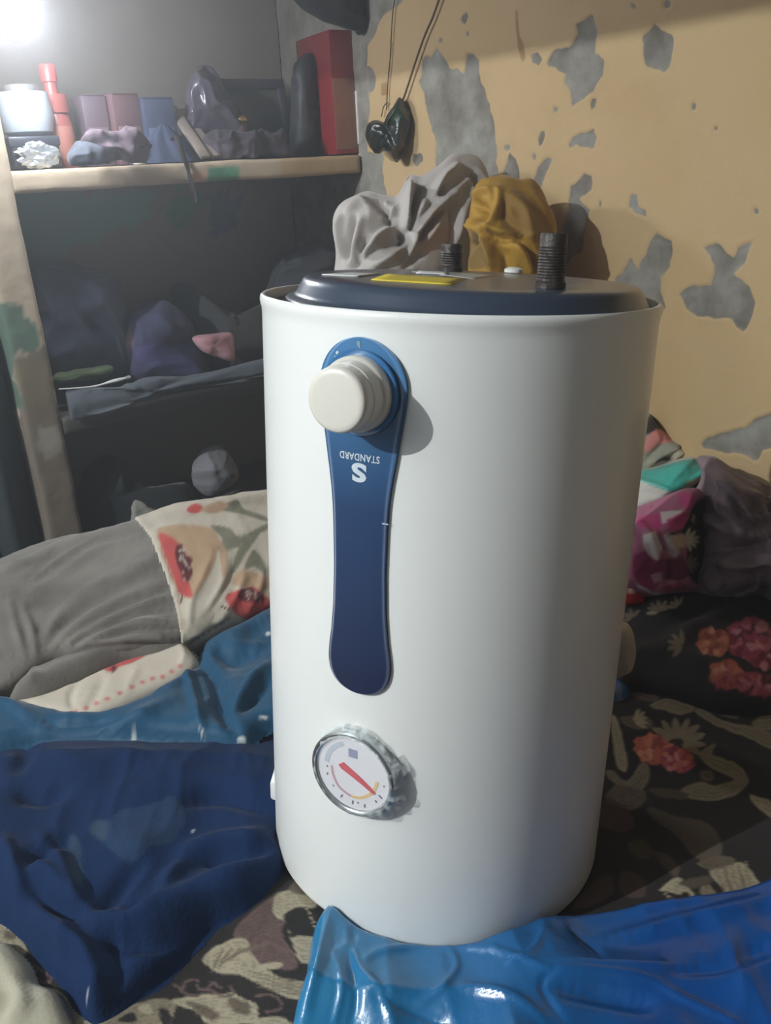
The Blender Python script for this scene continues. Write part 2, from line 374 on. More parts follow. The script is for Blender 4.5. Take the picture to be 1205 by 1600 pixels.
def build_right_wall():
    bf = np.r_[np.linspace(-.35, -.13, 12), np.arange(-.12, 1.36, .004), np.linspace(1.42, 3.2, 12)]
    zf = np.r_[np.linspace(0, .5, 6), np.arange(.54, 1.56, .004), np.linspace(1.62, 2.7, 10)]
    BZ = np.stack(np.meshgrid(bf, zf, indexing='ij'), -1).reshape(-1, 2)
    def field(polys, amp):
        S = np.full(len(BZ), -.05); jit = np.stack([fbm(np.c_[BZ*38, BZ[:, 0]*0], 3, 4), fbm(np.c_[BZ*38, BZ[:, 0]*0+5], 3, 8)], -1)*amp
        Q = BZ+jit
        for p in polys:
            w = to_room(np.array([hw(x, y) for x, y in p]))[:, 1:]
            k = np.where((Q > w.min(0)-.04).all(1) & (Q < w.max(0)+.04).all(1))[0]
            if len(k): S[k] = np.maximum(S[k], sdf(Q[k], w))
        return S
    S, T = field(PEEL_GREY, .007), field(STREAK, .003)
    rec = .0022*np.clip(S/.003+.5, 0, 1)-.0008*np.exp(-((S+.004)/.003)**2)+.0025*fbm(np.c_[BZ*5, BZ[:, 0]*0], 2, 2)*(BZ[:, 0] > -.12)
    rec = rec+(S > 0)*.0012*fbm(np.c_[BZ*60, BZ[:, 0]*0], 2, 12)
    V = F0+BZ[:, :1]*E2+np.c_[BZ*0, BZ[:, 1]]+rec[:, None]*E1
    Fq = grid_faces(len(bf), len(zf))
    o = mesh_np('wall_right', V, Fq, None, None, None, True, False, F0)
    for nm, dat in (('Peel', S), ('Streak', T)):
        at = o.data.attributes.new(nm, 'FLOAT', 'POINT'); at.data.foreach_set('value', dat.astype(np.float32))
    m = bpy.data.materials.new('flaking_peach_paint'); m.use_nodes = True; nt = m.node_tree; N = nt.nodes.new; Lk = nt.links.new; bs = nt.nodes['Principled BSDF']
    tc = N('ShaderNodeTexCoord')
    def nz(scale, detail=5, rough=.6):
        n = N('ShaderNodeTexNoise'); n.inputs['Scale'].default_value = scale; n.inputs['Detail'].default_value = detail; n.inputs['Roughness'].default_value = rough; Lk(tc.outputs['Object'], n.inputs['Vector']); return n.outputs[0]
    def ramp(src, stops):
        r = N('ShaderNodeValToRGB'); e = r.color_ramp.elements
        while len(e) < len(stops): e.new(.5)
        for k, (p, c) in enumerate(stops): e[k].position = p; e[k].color = (*c, 1)
        Lk(src, r.inputs[0]); return r.outputs[0]
    def mix(f, a, b):
        x = N('ShaderNodeMix'); x.data_type = 'RGBA'
        if isinstance(f, float): x.inputs[0].default_value = f
        else: Lk(f, x.inputs[0])
        Lk(a, x.inputs[6]); Lk(b, x.inputs[7]); return x.outputs[2]
    def edge(attr, n, amp, wid):
        a = N('ShaderNodeAttribute'); a.attribute_name = attr
        m1 = N('ShaderNodeMath'); m1.operation = 'MULTIPLY_ADD'; Lk(n, m1.inputs[0]); m1.inputs[1].default_value = amp; Lk(a.outputs['Fac'], m1.inputs[2])
        mr = N('ShaderNodeMapRange'); mr.inputs[1].default_value = amp*.5-wid; mr.inputs[2].default_value = amp*.5+wid; Lk(m1.outputs[0], mr.inputs[0]); return mr.outputs[0]
    paint_c = ramp(nz(2.2, 6), [(.3, lin(182, 152, 108)), (.5, lin(192, 164, 122)), (.7, lin(197, 168, 130))])
    rust = ramp(nz(9, 6, .7), [(.55, (0, 0, 0)), (.75, (.35, .35, .35))])
    dirt = ramp(nz(3.1, 4), [(0, lin(172, 140, 100)), (1, lin(166, 138, 106))])
    pc = mix(rust, paint_c, dirt)
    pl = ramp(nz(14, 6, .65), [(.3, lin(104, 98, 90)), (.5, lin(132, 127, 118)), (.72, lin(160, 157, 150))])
    st = ramp(nz(20), [(0, lin(165, 130, 90)), (1, lin(150, 118, 84))])
    c1 = mix(edge('Streak', nz(60), .004, .002), pc, st)
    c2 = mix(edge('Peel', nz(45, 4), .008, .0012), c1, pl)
    Lk(c2, bs.inputs['Base Color']); bs.inputs['Roughness'].default_value = .85
    bp = N('ShaderNodeBump'); bp.inputs['Strength'].default_value = .35; bp.inputs['Distance'].default_value = .003; Lk(nz(55), bp.inputs['Height']); Lk(bp.outputs[0], bs.inputs['Normal'])
    o.data.materials.append(m); struct(o)
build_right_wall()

# built-in masonry shelf
def rbox(name, ext, res, amp, material, parent, color, shapes=(), jit=0, seed=1, bev=.006):
    x0, x1, y0, y1, z0, z1 = ext; n = [max(2, int(round((b-a)/res))+1) for a, b in ((x0, x1), (y0, y1), (z0, z1))]
    ax = [np.linspace(a, b, k) for (a, b), k in zip(((x0, x1), (y0, y1), (z0, z1)), n)]
    Vs, Fs, off = [], [], 0
    for d in range(3):
        u, v = [k for k in range(3) if k != d]
        for side in (0, -1):
            g = np.stack(np.meshgrid(ax[u], ax[v], indexing='ij'), -1).reshape(-1, 2); P = np.zeros((len(g), 3)); P[:, u] = g[:, 0]; P[:, v] = g[:, 1]; P[:, d] = ax[d][side]
            f = grid_faces(n[u], n[v]); flip = (side == 0) != (d == 1); f = f[:, ::-1] if flip else f
            Vs.append(P); Fs.append(f+off); off += len(P)
    V = np.concatenate(Vs); Fq = np.concatenate(Fs)
    _, i0, inv = np.unique(np.round(V, 6), axis=0, return_index=True, return_inverse=True); V = V[i0]; Fq = inv.ravel()[Fq]
    c = (V.min(0)+V.max(0))/2; hf = (V.max(0)-V.min(0))/2; q = np.clip(np.abs(V-c)-(hf-bev), 0, None); L = np.linalg.norm(q, axis=1)
    k = L > bev; V[k] = c+np.sign(V[k]-c)*((hf-bev)+q[k]*(bev/L[k])[:, None]) if False else V[k]
    corner = (np.abs(np.abs(V-c)-hf) < 1e-6).sum(1) >= 2; V[corner] -= np.sign(V[corner]-c)*bev*.35*(np.abs(np.abs(V[corner]-c)-hf) < 1e-6)
    V = V+amp*np.stack([fbm(V*9, 3, seed), fbm(V*9+4, 3, seed+1), fbm(V*9+8, 3, seed+2)], -1)
    Rz = np.array([[_c(ANG), -_s(ANG), 0], [_s(ANG), _c(ANG), 0], [0, 0, 1]]); Wd = V@Rz.T+F0
    col = np.tile(np.array(color, float), (len(V), 1)); paint(proj(Wd), col, shapes, jit)
    return mesh_np(name, V, Fq, material, parent, col, True, False, None, True)
shelf = empty('built_in_shelf', 'built-in plastered masonry shelf alcove with a beige front edge and chipped side pillar', 'shelf', F0, ANG)
m_rough = mat('painted_masonry', None, .9, attr=True, noise=.16, nscale=9, bump=.35, bscale=45)
BEI = lin(178, 160, 138); GRN = lin(84, 140, 112); TEAL = lin(66, 104, 100); BRN = lin(120, 100, 82)
rbox('shelf_slab', (-.815, -.002, .0, .345, 1.139, 1.180), .0075, .0025, m_rough, shelf, BEI, [([(326,262),(350,259),(372,262),(374,282),(350,287),(325,285)], GRN), ([(440,235),(580,235),(580,275),(440,275)], lin(176, 150, 116)), ([(300,268),(322,268),(322,290),(300,290)], lin(190, 150, 128))], 3)
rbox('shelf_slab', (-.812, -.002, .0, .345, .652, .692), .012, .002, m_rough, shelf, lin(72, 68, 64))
rbox('shelf_slab', (-.812, -.002, .0, .345, .30, .36), .015, .002, m_rough, shelf, lin(110, 104, 96))
rbox('shelf_slab', (-.812, -.002, .0, .345, 1.60, 1.66), .015, .002, m_rough, shelf, BEI)
rbox('pillar', (-.884, -.812, .0, .345, .0, 2.68), .0085, .0035, m_rough, shelf, lin(180, 163, 142),
     [([(-20,470),(30,478),(62,520),(60,560),(30,545),(20,590),(40,640),(0,640),(-20,560)], lin(92, 112, 98)), ([(20,560),(75,540),(85,600),(90,650),(40,640),(25,600)], lin(122, 112, 92)), ([(30,640),(120,630),(150,900),(60,900)], lin(118, 106, 94)), ([(60,665),(95,668),(100,700),(75,720),(55,695)], lin(150, 142, 130)), ([(-30,250),(12,300),(20,350),(-30,340)], lin(188, 172, 150))], 6)
rbox('pillar', (-1.62, -1.55, .0, .345, .0, 2.68), .02, .003, m_rough, shelf, BEI)  # unseen pillar, added to keep the lamp's light out of the left bay
# alcove back wall with patches of old green paint
def back_wall():
    xs = np.r_[np.linspace(-4.0, -1.0, 10), np.arange(-.98, .001, .01)]; zs = np.r_[np.linspace(0, .3, 3), np.arange(.32, 1.62, .01), np.linspace(1.7, 2.7, 6)]
    g = np.stack(np.meshgrid(xs, zs, indexing='ij'), -1).reshape(-1, 2); V = F0+g[:, :1]*E1-(-.35)*-E2+np.c_[g*0, g[:, 1]]
    V = V-(.003*fbm(np.c_[g*8, g[:, 0]*0], 2, 5))[:, None]*E2*-1
    col = np.tile(lin(134, 126, 118), (len(V), 1)); P2 = proj(V)
    paint(P2, col, [([(20,300),(235,300),(230,345),(165,365),(150,385),(110,385),(90,420),(20,430)], lin(104, 152, 142)), ([(265,300),(320,300),(305,350),(275,360),(258,345)], lin(84, 136, 104)), ([(320,300),(380,305),(370,360),(330,375)], lin(96, 102, 124)), ([(-10,560),(40,560),(30,640),(-10,640)], TEAL)], 14)
    o = mesh_np('wall_back', V, grid_faces(len(xs), len(zs)), m_rough, None, col, True, False, F0-.35*E2); struct(o)
back_wall()

# ---------------------------------------------------------------- lamps
def bulb_lamp():
    P = hs(14, 18, .10); A = rm(.845, .010, P[2]-.01)
    t = empty('light_bulb', 'glowing white bulb in a holder on the pillar at the top left corner', 'lamp', A, 0)
    d = Vector(P-A); L = d.length; q = Vector((0, 0, 1)).rotation_difference(d).to_matrix().to_4x4()
    wq = Vector((0, 0, 1)).rotation_difference(Vector(E2)).to_matrix().to_4x4()
    lathe('wall_rose', [(0, -.002), (.034, -.002), (.034, .008), (.026, .014), (0, .014)], mat('white_bakelite', lin(225, 222, 215), .4), t, 32, wq)
    lathe('holder', [(0, .0), (.017, .0), (.019, .02), (.019, .05), (.022, .055), (.022, .062), (0, .062)], mat('white_bakelite'), t, 32, q)
    lathe('bulb', [(.013, .06), (.015, .064), (.028, .074), (.040, .092), (.045, .112), (.041, .134), (.028, .149), (.012, .156), (0, .157)], mat('bulb_glow', (1, 1, 1), .3, emit=(.86, .93, 1.0), estr=BULB_STRENGTH), t, 40, q)
bulb_lamp()
def room_lamp():
    P = rm(3.4, .94, 2.40)
    t = empty('pendant_lamp', 'small bare pendant lamp on a long cord beyond the lintel', 'lamp', P, 0)
    tube('cord', [(0, 0, .05), (0, 0, .3)], .003, mat('black_cable', lin(25, 25, 25), .6), t)
    lathe('holder', [(0, .05), (.015, .05), (.015, .012), (.018, .01), (0, .008)], mat('white_bakelite'), t, 24)
    ld = bpy.data.lights.new('lamp_light', 'POINT'); ld.energy = KEY_POWER; ld.shadow_soft_size = .012; ld.color = (.90, .97, 1.0)
    l = bpy.data.objects.new('lamp_light', ld); COL.objects.link(l); l.parent = t; l.location = (0, 0, -.012)
room_lamp()

# ================================================================ the water heater, standing upside down on the bed
_up = HUP/np.linalg.norm(HUP); _xl = np.array([1, 0, 0])-_up*_up[0]; _xl /= np.linalg.norm(_xl); _yl = np.cross(_up, _xl)
HM = np.array([_xl, _yl, _up]).T
heater = empty('water_heater', 'large white cylindrical storage water heater standing upside down on the patterned bed sheet', 'water heater', HB)
heater.matrix_basis = Matrix.Translation(Vector(HB)) @ Matrix(HM.tolist()).to_4x4()
RH = .17
def cyl(s, z, r): a = math.radians(-29)+np.asarray(s)/RH; r = np.broadcast_to(r, np.shape(a)); return np.stack([r*np.sin(a), -r*np.cos(a), np.broadcast_to(z, np.shape(a))], -1)
def on_cyl(px, py, r):                                  # sight line -> (s, z) on the shell
    d = HM.T@ray(px, py); o = HM.T@(CAM-HB); a = d[0]**2+d[1]**2; b = d[0]*o[0]+d[1]*o[1]; c = o[0]**2+o[1]**2-r*r
    t = (-b-math.sqrt(max(b*b-a*c, 0)))/a; P = o+d*t; return ((math.atan2(P[0], -P[1])-math.radians(-29))*RH, P[2])
def strip_mw(z, r):                                     # frame on the shell at the panel's angle: x right, y up, z outward
    a = math.radians(-29); n = Vector((math.sin(a), -math.cos(a), 0)); x = Vector((math.cos(a), math.sin(a), 0)); y = Vector((0, 0, 1))
    return Matrix.Translation(n*r+Vector((0, 0, z))) @ Matrix((x, y, n)).transposed().to_4x4()
m_white = mat('white_enamel', lin(238, 238, 234), .32, noise=.015, nscale=6, coat=.25)
def arc(x0, z0, x1, z1, n=6, bulge=1):
    t = np.linspace(0, math.pi/2, n); return [(x0+(x1-x0)*math.sin(k), z1+(z0-z1)*math.cos(k)) for k in t]
prof = [(0, .003), (.12, .002), (.163, 0)]+arc(.163, 0, .1700, .007)+[(.17, .1), (.17, .25), (.17, .4), (.17, .540), (.1703, .546), (.1712, .549), (.1717, .5525), (.1712, .5555), (.1696, .5570), (.1676, .5568), (.1664, .555), (.1660, .545), (.1655, .530)]
lathe('shell', prof, m_white, heater, 180)
m_navy = mat('navy_plastic', lin(60, 70, 86), .3, coat=.25, noise=.08, nscale=12)
lidtilt = Matrix.Translation((.0025, 0, 0)) @ Matrix.Rotation(math.radians(.75), 4, 'Y')
lathe('seal_ring', [(.150, .546), (.1655, .546), (.1655, .5485), (.161, .5495), (.154, .5495), (.150, .547)], mat('grey_rubber', lin(96, 96, 98), .6), heater, 120)
lid = lathe('lid', [(.1595, .5475), (.1595, .5515), (.1580, .553), (.1535, .554), (.1515, .5552), (.1500, .5575), (.1465, .5640), (.1445, .5672), (.1425, .5690), (.139, .5702), (.12, .5706), (.06, .5712), (0, .5715)], m_navy, heater, 160, lidtilt)
zl = lambda x, y: .5716-.0131*(x)-.000045*((x*x+y*y)/.0001)*.08
m_label_glint_w, m_label_y, m_label_s = mat('white_sticker', lin(222, 222, 220), .4), mat('yellow_sticker', lin(214, 190, 52), .45, noise=.06, nscale=40), mat('silver_sticker', lin(160, 158, 152), .35, noise=.12, nscale=30)
def sticker(name, quad, material, lab, dz=.0006):
    o = HM.T@(CAM-HB); P = []
    for x, y in quad:
        d = HM.T@ray(x, y); t = (.571-o[2])/d[2]; P.append(o+d*t)
    P = np.array(P); u = np.linspace(0, 1, 8); V = []
    for a in u:
        for b in u:
            q = (P[0]*(1-a)+P[1]*a)*(1-b)+(P[3]*(1-a)+P[2]*a)*b; V.append((q[0], q[1], zl(q[0], q[1])+dz))
    V = np.array(V); n = len(V); f = grid_faces(8, 8)
    Vb = V-np.array([0, 0, .0008]); rim = [i for i in range(8)]+[i*8+7 for i in range(1, 8)]+[56+i for i in range(6, -1, -1)]+[i*8 for i in range(6, 0, -1)]
    F2 = [[rim[k], rim[(k+1) % len(rim)], n+rim[(k+1) % len(rim)], n+rim[k]] for k in range(len(rim))]
    ob = mesh_np(name, np.concatenate([V, Vb]), np.concatenate([f, F2]), material, heater, None, False, False, None, True); ob['label'] = lab
sticker('lid_sticker', [(503, 432.5), (550, 429.5), (594, 430.5), (560, 435)], m_label_glint_w, 'blank white sticker at the left of the lid')
sticker('lid_sticker', [(606, 431), (729, 437), (706, 446), (580, 440)], m_label_y, 'yellow sticker in the middle of the lid')
sticker('lid_sticker', [(643, 425.5), (715, 426), (776, 430.5), (742, 437)], m_label_s, 'worn silver sticker behind the yellow one', .0002)
sticker('lid_sticker', [(655, 426), (700, 427.5), (698, 431), (650, 429.5)], m_label_glint_w, 'small white sticker on the silver one', .0011)  # thin white patch standing in for a highlight on the silver sticker
m_pipe = mat('dark_iron_pipe', lin(50, 42, 38), .5, noise=.4, nscale=60, bump=.6, bscale=120)
def pipe(x, y, h, r, lab):
    prof = [(0, 0), (r*1.12, 0), (r*1.12, .004), (r, .005)]
    for k in range(int((h-.012)/.0022)): z = .006+k*.0022; prof += [(r*1.02, z), (r*.97, z+.0011)]
    prof += [(r, h-.003), (r*.93, h), (r*.72, h), (r*.70, h-.02), (0, h-.02)]
    o = lathe('pipe_stub', prof, m_pipe, heater, 32, Matrix.Translation((x, y, .5712-.0131*x))); o['label'] = lab
pipe(.0615, -.088, .0400, .0106, 'dark threaded pipe stub at the right front of the lid')
pipe(.002, .104, .0255, .0103, 'dark reddish pipe stub at the back of the lid')
lathe('vent_cap', [(0, 0), (.0095, 0), (.0095, .003), (.006, .0048), (0, .005)], mat('white_bakelite'), heater, 24, Matrix.Translation((.066, .116, .5705)))
# blue control strip
HWT = [(.2505, .0), (.2512, .0085), (.254, .0170), (.259, .0232), (.266, .0272), (.276, .0291), (.29, .0281), (.30, .0263), (.325, .0241), (.36, .0232), (.395, .0239), (.416, .0249), (.431, .0267), (.452, .0300), (.4655, .0322), (.475, .0337)]
HWT += [(.485, .0352), (.494, .0362)]
for k in np.linspace(0, 1, 18): HWT.append((.5020+.0365*math.sin(k*math.pi/2), .0367*max(math.cos(k*math.pi/2), 0)))
HWT = sorted(HWT); HZ = np.array(HWT)[:, 0]; HWID = np.array(HWT)[:, 1]
def strip_panel(name, grow, r0, r1, material, parent, bev=.0008):
    zs = np.concatenate([[HZ[0]], np.linspace(HZ[0], HZ[-1], 150)[1:-1], [HZ[-1]]]); zs = HZ[0]+(HZ[-1]-HZ[0])*(.5-.5*np.cos(np.linspace(0, math.pi, 150)))
    w = np.interp(zs, HZ, HWID)
    ker = np.ones(5)/5; w[3:-3] = np.convolve(w, ker, 'same')[3:-3]
    rows = []
    t = np.r_[-1, np.linspace(-1, 1, 15), 1]
    for z, h in zip(zs, w):
        zc = .39; zz = zc+(z-zc)*(1+grow/.14); hh = max(h+grow, 0) if h > 0 else 0
        s = t*hh; r = np.full(17, r1); r[0] = r[-1] = r0
        inner = max(hh-bev, 0); s[1], s[15] = -inner, inner; s[2:15] = np.linspace(-inner, inner, 13)
        rows.append(cyl(s, zz, r))
    V = np.array(rows).reshape(-1, 3); return mesh_np(name, V, grid_faces(len(zs), 17)[:, ::-1], material, parent, None, True, False, None, True)
m_blue = mat('blue_panel_film', lin(28, 66, 118), .2, coat=.5, noise=.04)
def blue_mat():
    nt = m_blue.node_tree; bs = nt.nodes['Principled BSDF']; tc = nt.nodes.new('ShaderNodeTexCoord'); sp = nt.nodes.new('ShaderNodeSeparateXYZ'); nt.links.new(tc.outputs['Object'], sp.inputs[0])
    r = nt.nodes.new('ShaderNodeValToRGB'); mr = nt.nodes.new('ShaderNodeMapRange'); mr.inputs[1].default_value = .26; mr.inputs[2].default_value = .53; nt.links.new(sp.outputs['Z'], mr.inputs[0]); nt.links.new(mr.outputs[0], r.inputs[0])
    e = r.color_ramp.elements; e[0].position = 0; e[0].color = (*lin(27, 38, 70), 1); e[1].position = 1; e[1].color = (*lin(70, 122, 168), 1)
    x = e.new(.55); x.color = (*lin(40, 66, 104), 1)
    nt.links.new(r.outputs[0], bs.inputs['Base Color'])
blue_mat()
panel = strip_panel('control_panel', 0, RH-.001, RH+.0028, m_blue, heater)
m_print = mat('white_print', lin(205, 215, 222), .5)
def text_on_strip(name, body, width, height, zc, parent, bold=0.0, sc=0.0, squeeze=None):
    cu = bpy.data.curves.new(name, 'FONT'); cu.body = body; cu.offset = bold; cu.resolution_u = 4; cu.space_character = 1.08
    tmp = bpy.data.objects.new(name, cu); COL.objects.link(tmp); dg = bpy.context.evaluated_depsgraph_get()
    me = bpy.data.meshes.new_from_object(tmp.evaluated_get(dg)); bpy.data.objects.remove(tmp)
    bm = bmesh.new(); bm.from_mesh(me); bmesh.ops.triangulate(bm, faces=bm.faces); bmesh.ops.subdivide_edges(bm, edges=[e for e in bm.edges if e.calc_length() > .25], cuts=1)
    co = np.array([v.co for v in bm.verts]); lo, hi = co.min(0), co.max(0); c = (lo+hi)/2
    for v in bm.verts:
        x = -(v.co.x-c[0])/(hi[0]-lo[0])*width+sc; y = -(v.co.y-c[1])/(hi[1]-lo[1])*height+zc   # upside down, as the heater is
        p = cyl(np.array(x), y, RH+.0031); v.co = Vector(p)
    bm.to_mesh(me); bm.free(); o = link(name, me, m_print, parent, False); return o
t_ = text_on_strip('lettering', 'STANDARD', .0335, .0056, .4503, panel, .015); t_['label'] = 'white upside down lettering STANDARD'
t_ = text_on_strip('emblem', 'S', .0125, .0150, .4385, panel, .045); t_['label'] = 'white letter S emblem below the lettering'
def dash(name, pts, w, parent, material, r=RH+.0031):
    L = np.array(pts, float); V = []
    d = np.gradient(L, axis=0); d /= np.linalg.norm(d, axis=1, keepdims=True); nrm = np.c_[-d[:, 1], d[:, 0]]; w = np.broadcast_to(np.asarray(w, float), (len(L),))
    for k in (-1, 1): V.append(cyl(L[:, 0]+k*nrm[:, 0]*w, L[:, 1]+k*nrm[:, 1]*w, r))
    V = np.stack(V, 1).reshape(-1, 3); return mesh_np(name, V, grid_faces(len(L), 2), material, parent, None, False, False, None, True)
for q in ([(520, 565.5), (522, 562)], [(523, 559.5), (525, 556.5)], [(525.5, 552.5), (528.5, 549)]):
    dash('printed_dot', [on_cyl(*p, RH+.003) for p in q], .0009, panel, m_print)
dash('pointer_mark', [on_cyl(560, 533, RH+.003), on_cyl(560.5, 538, RH+.003), on_cyl(562.5, 543.5, RH+.003)], [.0014, .0014, .0006], panel, mat('grey_print', lin(128, 150, 158), .4))
dash('scratch', [on_cyl(597, 818, RH+.003), on_cyl(607, 819.5, RH+.003)], .0005, panel, m_print)
# thermostat knob
m_knob = mat('ivory_plastic', lin(226, 220, 208), .35, coat=.15)
kb = lathe('knob', [(0, 0), (.0276, 0), (.0278, .003), (.0276, .0085), (.0268, .0105), (.0258, .0112), (.0254, .0125), (.0249, .021), (.0247, .0218), (.0241, .0222), (.0236, .0300), (.0228, .0326), (.0210, .0338), (.0180, .0341), (0, .0342)], m_knob, heater, 72, strip_mw(.4985, RH+.003))
lathe('dial_ring', [(.0265, 0), (.0318, 0), (.0318, .0016), (.0310, .0022), (.030, .0020), (.0265, .0016)], mat('blue_ring_plastic', lin(58, 112, 162), .15, coat=.6), kb, 72)
# temperature gauge
GZ, GR = .1755, .0400
gw = strip_mw(GZ, RH-.001)
gauge = lathe('gauge', [(0, 0), (.0385, 0), (.0395, .002), (.040, .008), (.0398, .0105), (.0385, .0118), (.0362, .0112), (.0345, .0098), (.0340, .0085), (0, .0085)], mat('chrome_trim', lin(190, 196, 198), .22, metal=.9), heater, 72, gw)
gauge['label'] = 'round chrome rimmed temperature gauge wrapped in clear plastic'
lathe('dial', [(0, .0086), (.0342, .0086), (.0342, .0091), (0, .0091)], mat('dial_card', lin(226, 224, 228), .5), gauge, 64)
def g_uv(px, py):
    G = np.array(gw); d = HM.T@ray(px, py); o = HM.T@(CAM-HB); n = G[:3, 2]; p0 = G[:3, 3]+n*.0093; t = ((p0-o)@n)/(d@n); q = o+d*t-G[:3, 3]; return q@G[:3, 0], q@G[:3, 1]
zg = zmap(440, 1090, 4.017)
def g_strip(name, pts, w, material, h=.0003, parent=None):
    L = np.array([g_uv(*p) for p in zg(pts)]); d = np.gradient(L, axis=0); d /= np.linalg.norm(d, axis=1, keepdims=True); nr = np.c_[-d[:, 1], d[:, 0]]; w = np.broadcast_to(np.asarray(w, float), (len(L),))
    bm = bmesh.new(); A = [[bm.verts.new((*(L[i]+k*nr[i]*w[i]), zz)) for i in range(len(L))] for k, zz in ((-1, .0091), (-1, .0091+h), (1, .0091+h), (1, .0091))]
    for j in range(3):
        for i in range(len(L)-1): bm.faces.new((A[j][i], A[j][i+1], A[j+1][i+1], A[j+1][i]))
    return bm_obj(name, bm, material, parent or gauge, False)
red = mat('red_needle', lin(208, 62, 74), .4)
nd = g_strip('needle', [(372, 432), (385, 424), (440, 470), (510, 530), (586, 602)], [.0026, .0033, .0028, .0022, .0012], red, .0012); nd['label'] = 'red gauge needle'
g_strip('scale_band', smooth([(315, 425), (325, 485), (355, 550), (395, 590), (437, 618)], 5, False), .0011, mat('rose_print', lin(196, 150, 158), .5))
g_strip('scale_band', smooth([(440, 620), (490, 630), (535, 618), (575, 590), (597, 545), (600, 528)], 5, False), .0014, mat('orange_print', lin(226, 190, 130), .5))
m_tick = mat('dark_print', lin(92, 92, 104), .5)
for a, b in (((322, 548), (330, 556)), ((372, 626), (383, 608)), ((445, 668), (448, 645)), ((522, 690), (522, 668)), ((598, 660), (588, 645)), ((632, 635), (610, 612)), ((285, 482), (292, 470)), ((283, 430), (292, 430)), ((480, 665), (482, 655)), ((640, 560), (648, 556))): g_strip('tick_mark', [a, b], .0007, m_tick)
g_strip('dial_print', [(447, 325), (448, 378)], .0042, mat('blue_grey_print', lin(140, 142, 172), .5))
g_strip('dial_print', smooth([(282, 400), (300, 340), (345, 300), (385, 288)], 4, False), .0022, mat('pale_print', lin(190, 196, 206), .5))
lens = lathe('glass_lens', [(.0350, .0108), (.030, .0118), (.018, .0126), (0, .0130)], mat('clear_lens', (1, 1, 1), .05, alpha=.1, spec=.6), gauge, 48)
def wrap_ring():                                        # clear cling film bunched round the gauge
    nu, nv = 160, 9; V = []
    rg = np.random.RandomState(4); ph = rg.uniform(0, 6.28, 12)
    for i in range(nu):
        a = 2*math.pi*i/nu; fl = sum(math.sin(a*k*3+ph[k])/(1+.35*k) for k in range(1, 10))
        right = max(math.cos(a+.1), 0)**3; low = max(math.cos(a+1.15), 0)**4
        R1 = .0425+.0016*fl+.004*right+.004*low
        for j in range(nv):
            t = j/(nv-1); r = .0355+(R1-.0355)*t; z = .0125-.0105*t**1.6+.0011*math.sin(a*23+ph[2]+3*t)*math.sin(t*3)+.0009*fl*t
            V.append((r*math.cos(a), r*math.sin(a), max(z, .0022-.5*(r*math.cos(a))**2/.17*1)))
    V = np.array(V); o = mesh_np('plastic_wrap', V, grid_faces(nu, nv, True), mat('cling_film', lin(225, 232, 232), .12, alpha=.42, spec=.8, bump=.8, bscale=160), gauge, None, True, False, None, True)
    o['label'] = 'clear crumpled plastic wrap round the gauge rim'
wrap_ring()
def side_flap():
    V = []
    for i in range(7):
        for j in range(9):
            u, v = i/6, j/8; s, z = on_cyl(612+u*(32-14*abs(v-.45)*2), 1178+v*52, RH); V.append(cyl(np.array(s), z, RH+.002+.012*(1-u)*.6+.002*math.sin(v*9+u*4)))
    o = mesh_np('wrap_flap', np.array(V), grid_faces(7, 9), mat('cling_film'), gauge, None, True, False, None, True); o.matrix_parent_inverse = gw.inverted()
side_flap()
box_obj('wall_bracket', (-.178, -.166, -.004, .03, .020, .045), m_white, heater, .003, Matrix.Rotation(math.radians(-4), 4, 'Z'))['label'] = 'small white bracket tab low on the left side'

# ================================================================ bed and printed sheet
bed = empty('bed', 'low wooden bed under the patterned sheet', 'bed', rm(.76, 1.015, 0), ANG)
m_wood = mat('dark_bed_wood', lin(84, 56, 38), .5, noise=.2, nscale=10)
box_obj('mattress', (-.73, .73, -.725, .725, .30, .455), mat('mattress_ticking', lin(120, 112, 104), .9, noise=.1), bed, .03)
box_obj('bed_frame', (-.735, .735, -.735, .735, .235, .302), m_wood, bed, .006)
for sx in (-1, 1):
    for sy in (-1, 1): lathe('leg', [(0, 0), (.028, 0), (.034, .02), (.03, .1), (.036, .2), (.036, .24), (0, .24)], m_wood, bed, 20, Matrix.Translation((sx*.68, sy*.68, 0)))
CRM, MAU, BLK, TAN = lin(158, 148, 124), lin(92, 73, 68), lin(31, 26, 26), lin(98, 86, 72)
CRD = lin(128, 117, 97)
z6, zl4 = zmap(860, 1050, 3.493), zmap(0, 1100, 2.41)
def rose(cx, cy, rx, ry, cols, seed, n=16):
    rg = np.random.RandomState(seed); out = [(ell(cx, cy, rx, ry, .2, 20, .14, seed), cols[0])]
    for k in range(n):
        a = k*2.4; q = math.sqrt((k+.4)/n)*.85; out.append((ell(cx+rx*q*math.cos(a), cy+ry*q*math.sin(a), rx*rg.uniform(.14, .3), ry*rg.uniform(.14, .3), a, 10, .2, seed+k), cols[rg.randint(len(cols))]))
    return out
def fan(cx, cy, r0, r1, a0, a1, n, c, w=.16):
    out = []
    for k in range(n):
        a = a0+(a1-a0)*k/max(n-1, 1); rr = (r0+r1)/2; out.append((ell(cx+rr*math.cos(a), cy+rr*math.sin(a)*.8, (r1-r0)/2, (r1-r0)*w, math.atan2(math.sin(a)*.8, math.cos(a)), 12), c))
    return out
PINKS = [lin(158, 62, 84), lin(182, 96, 112), lin(126, 40, 60), lin(196, 130, 138), lin(96, 34, 48)]
ORNG = [lin(176, 92, 72), lin(196, 118, 92), lin(140, 62, 58), lin(204, 140, 116)]
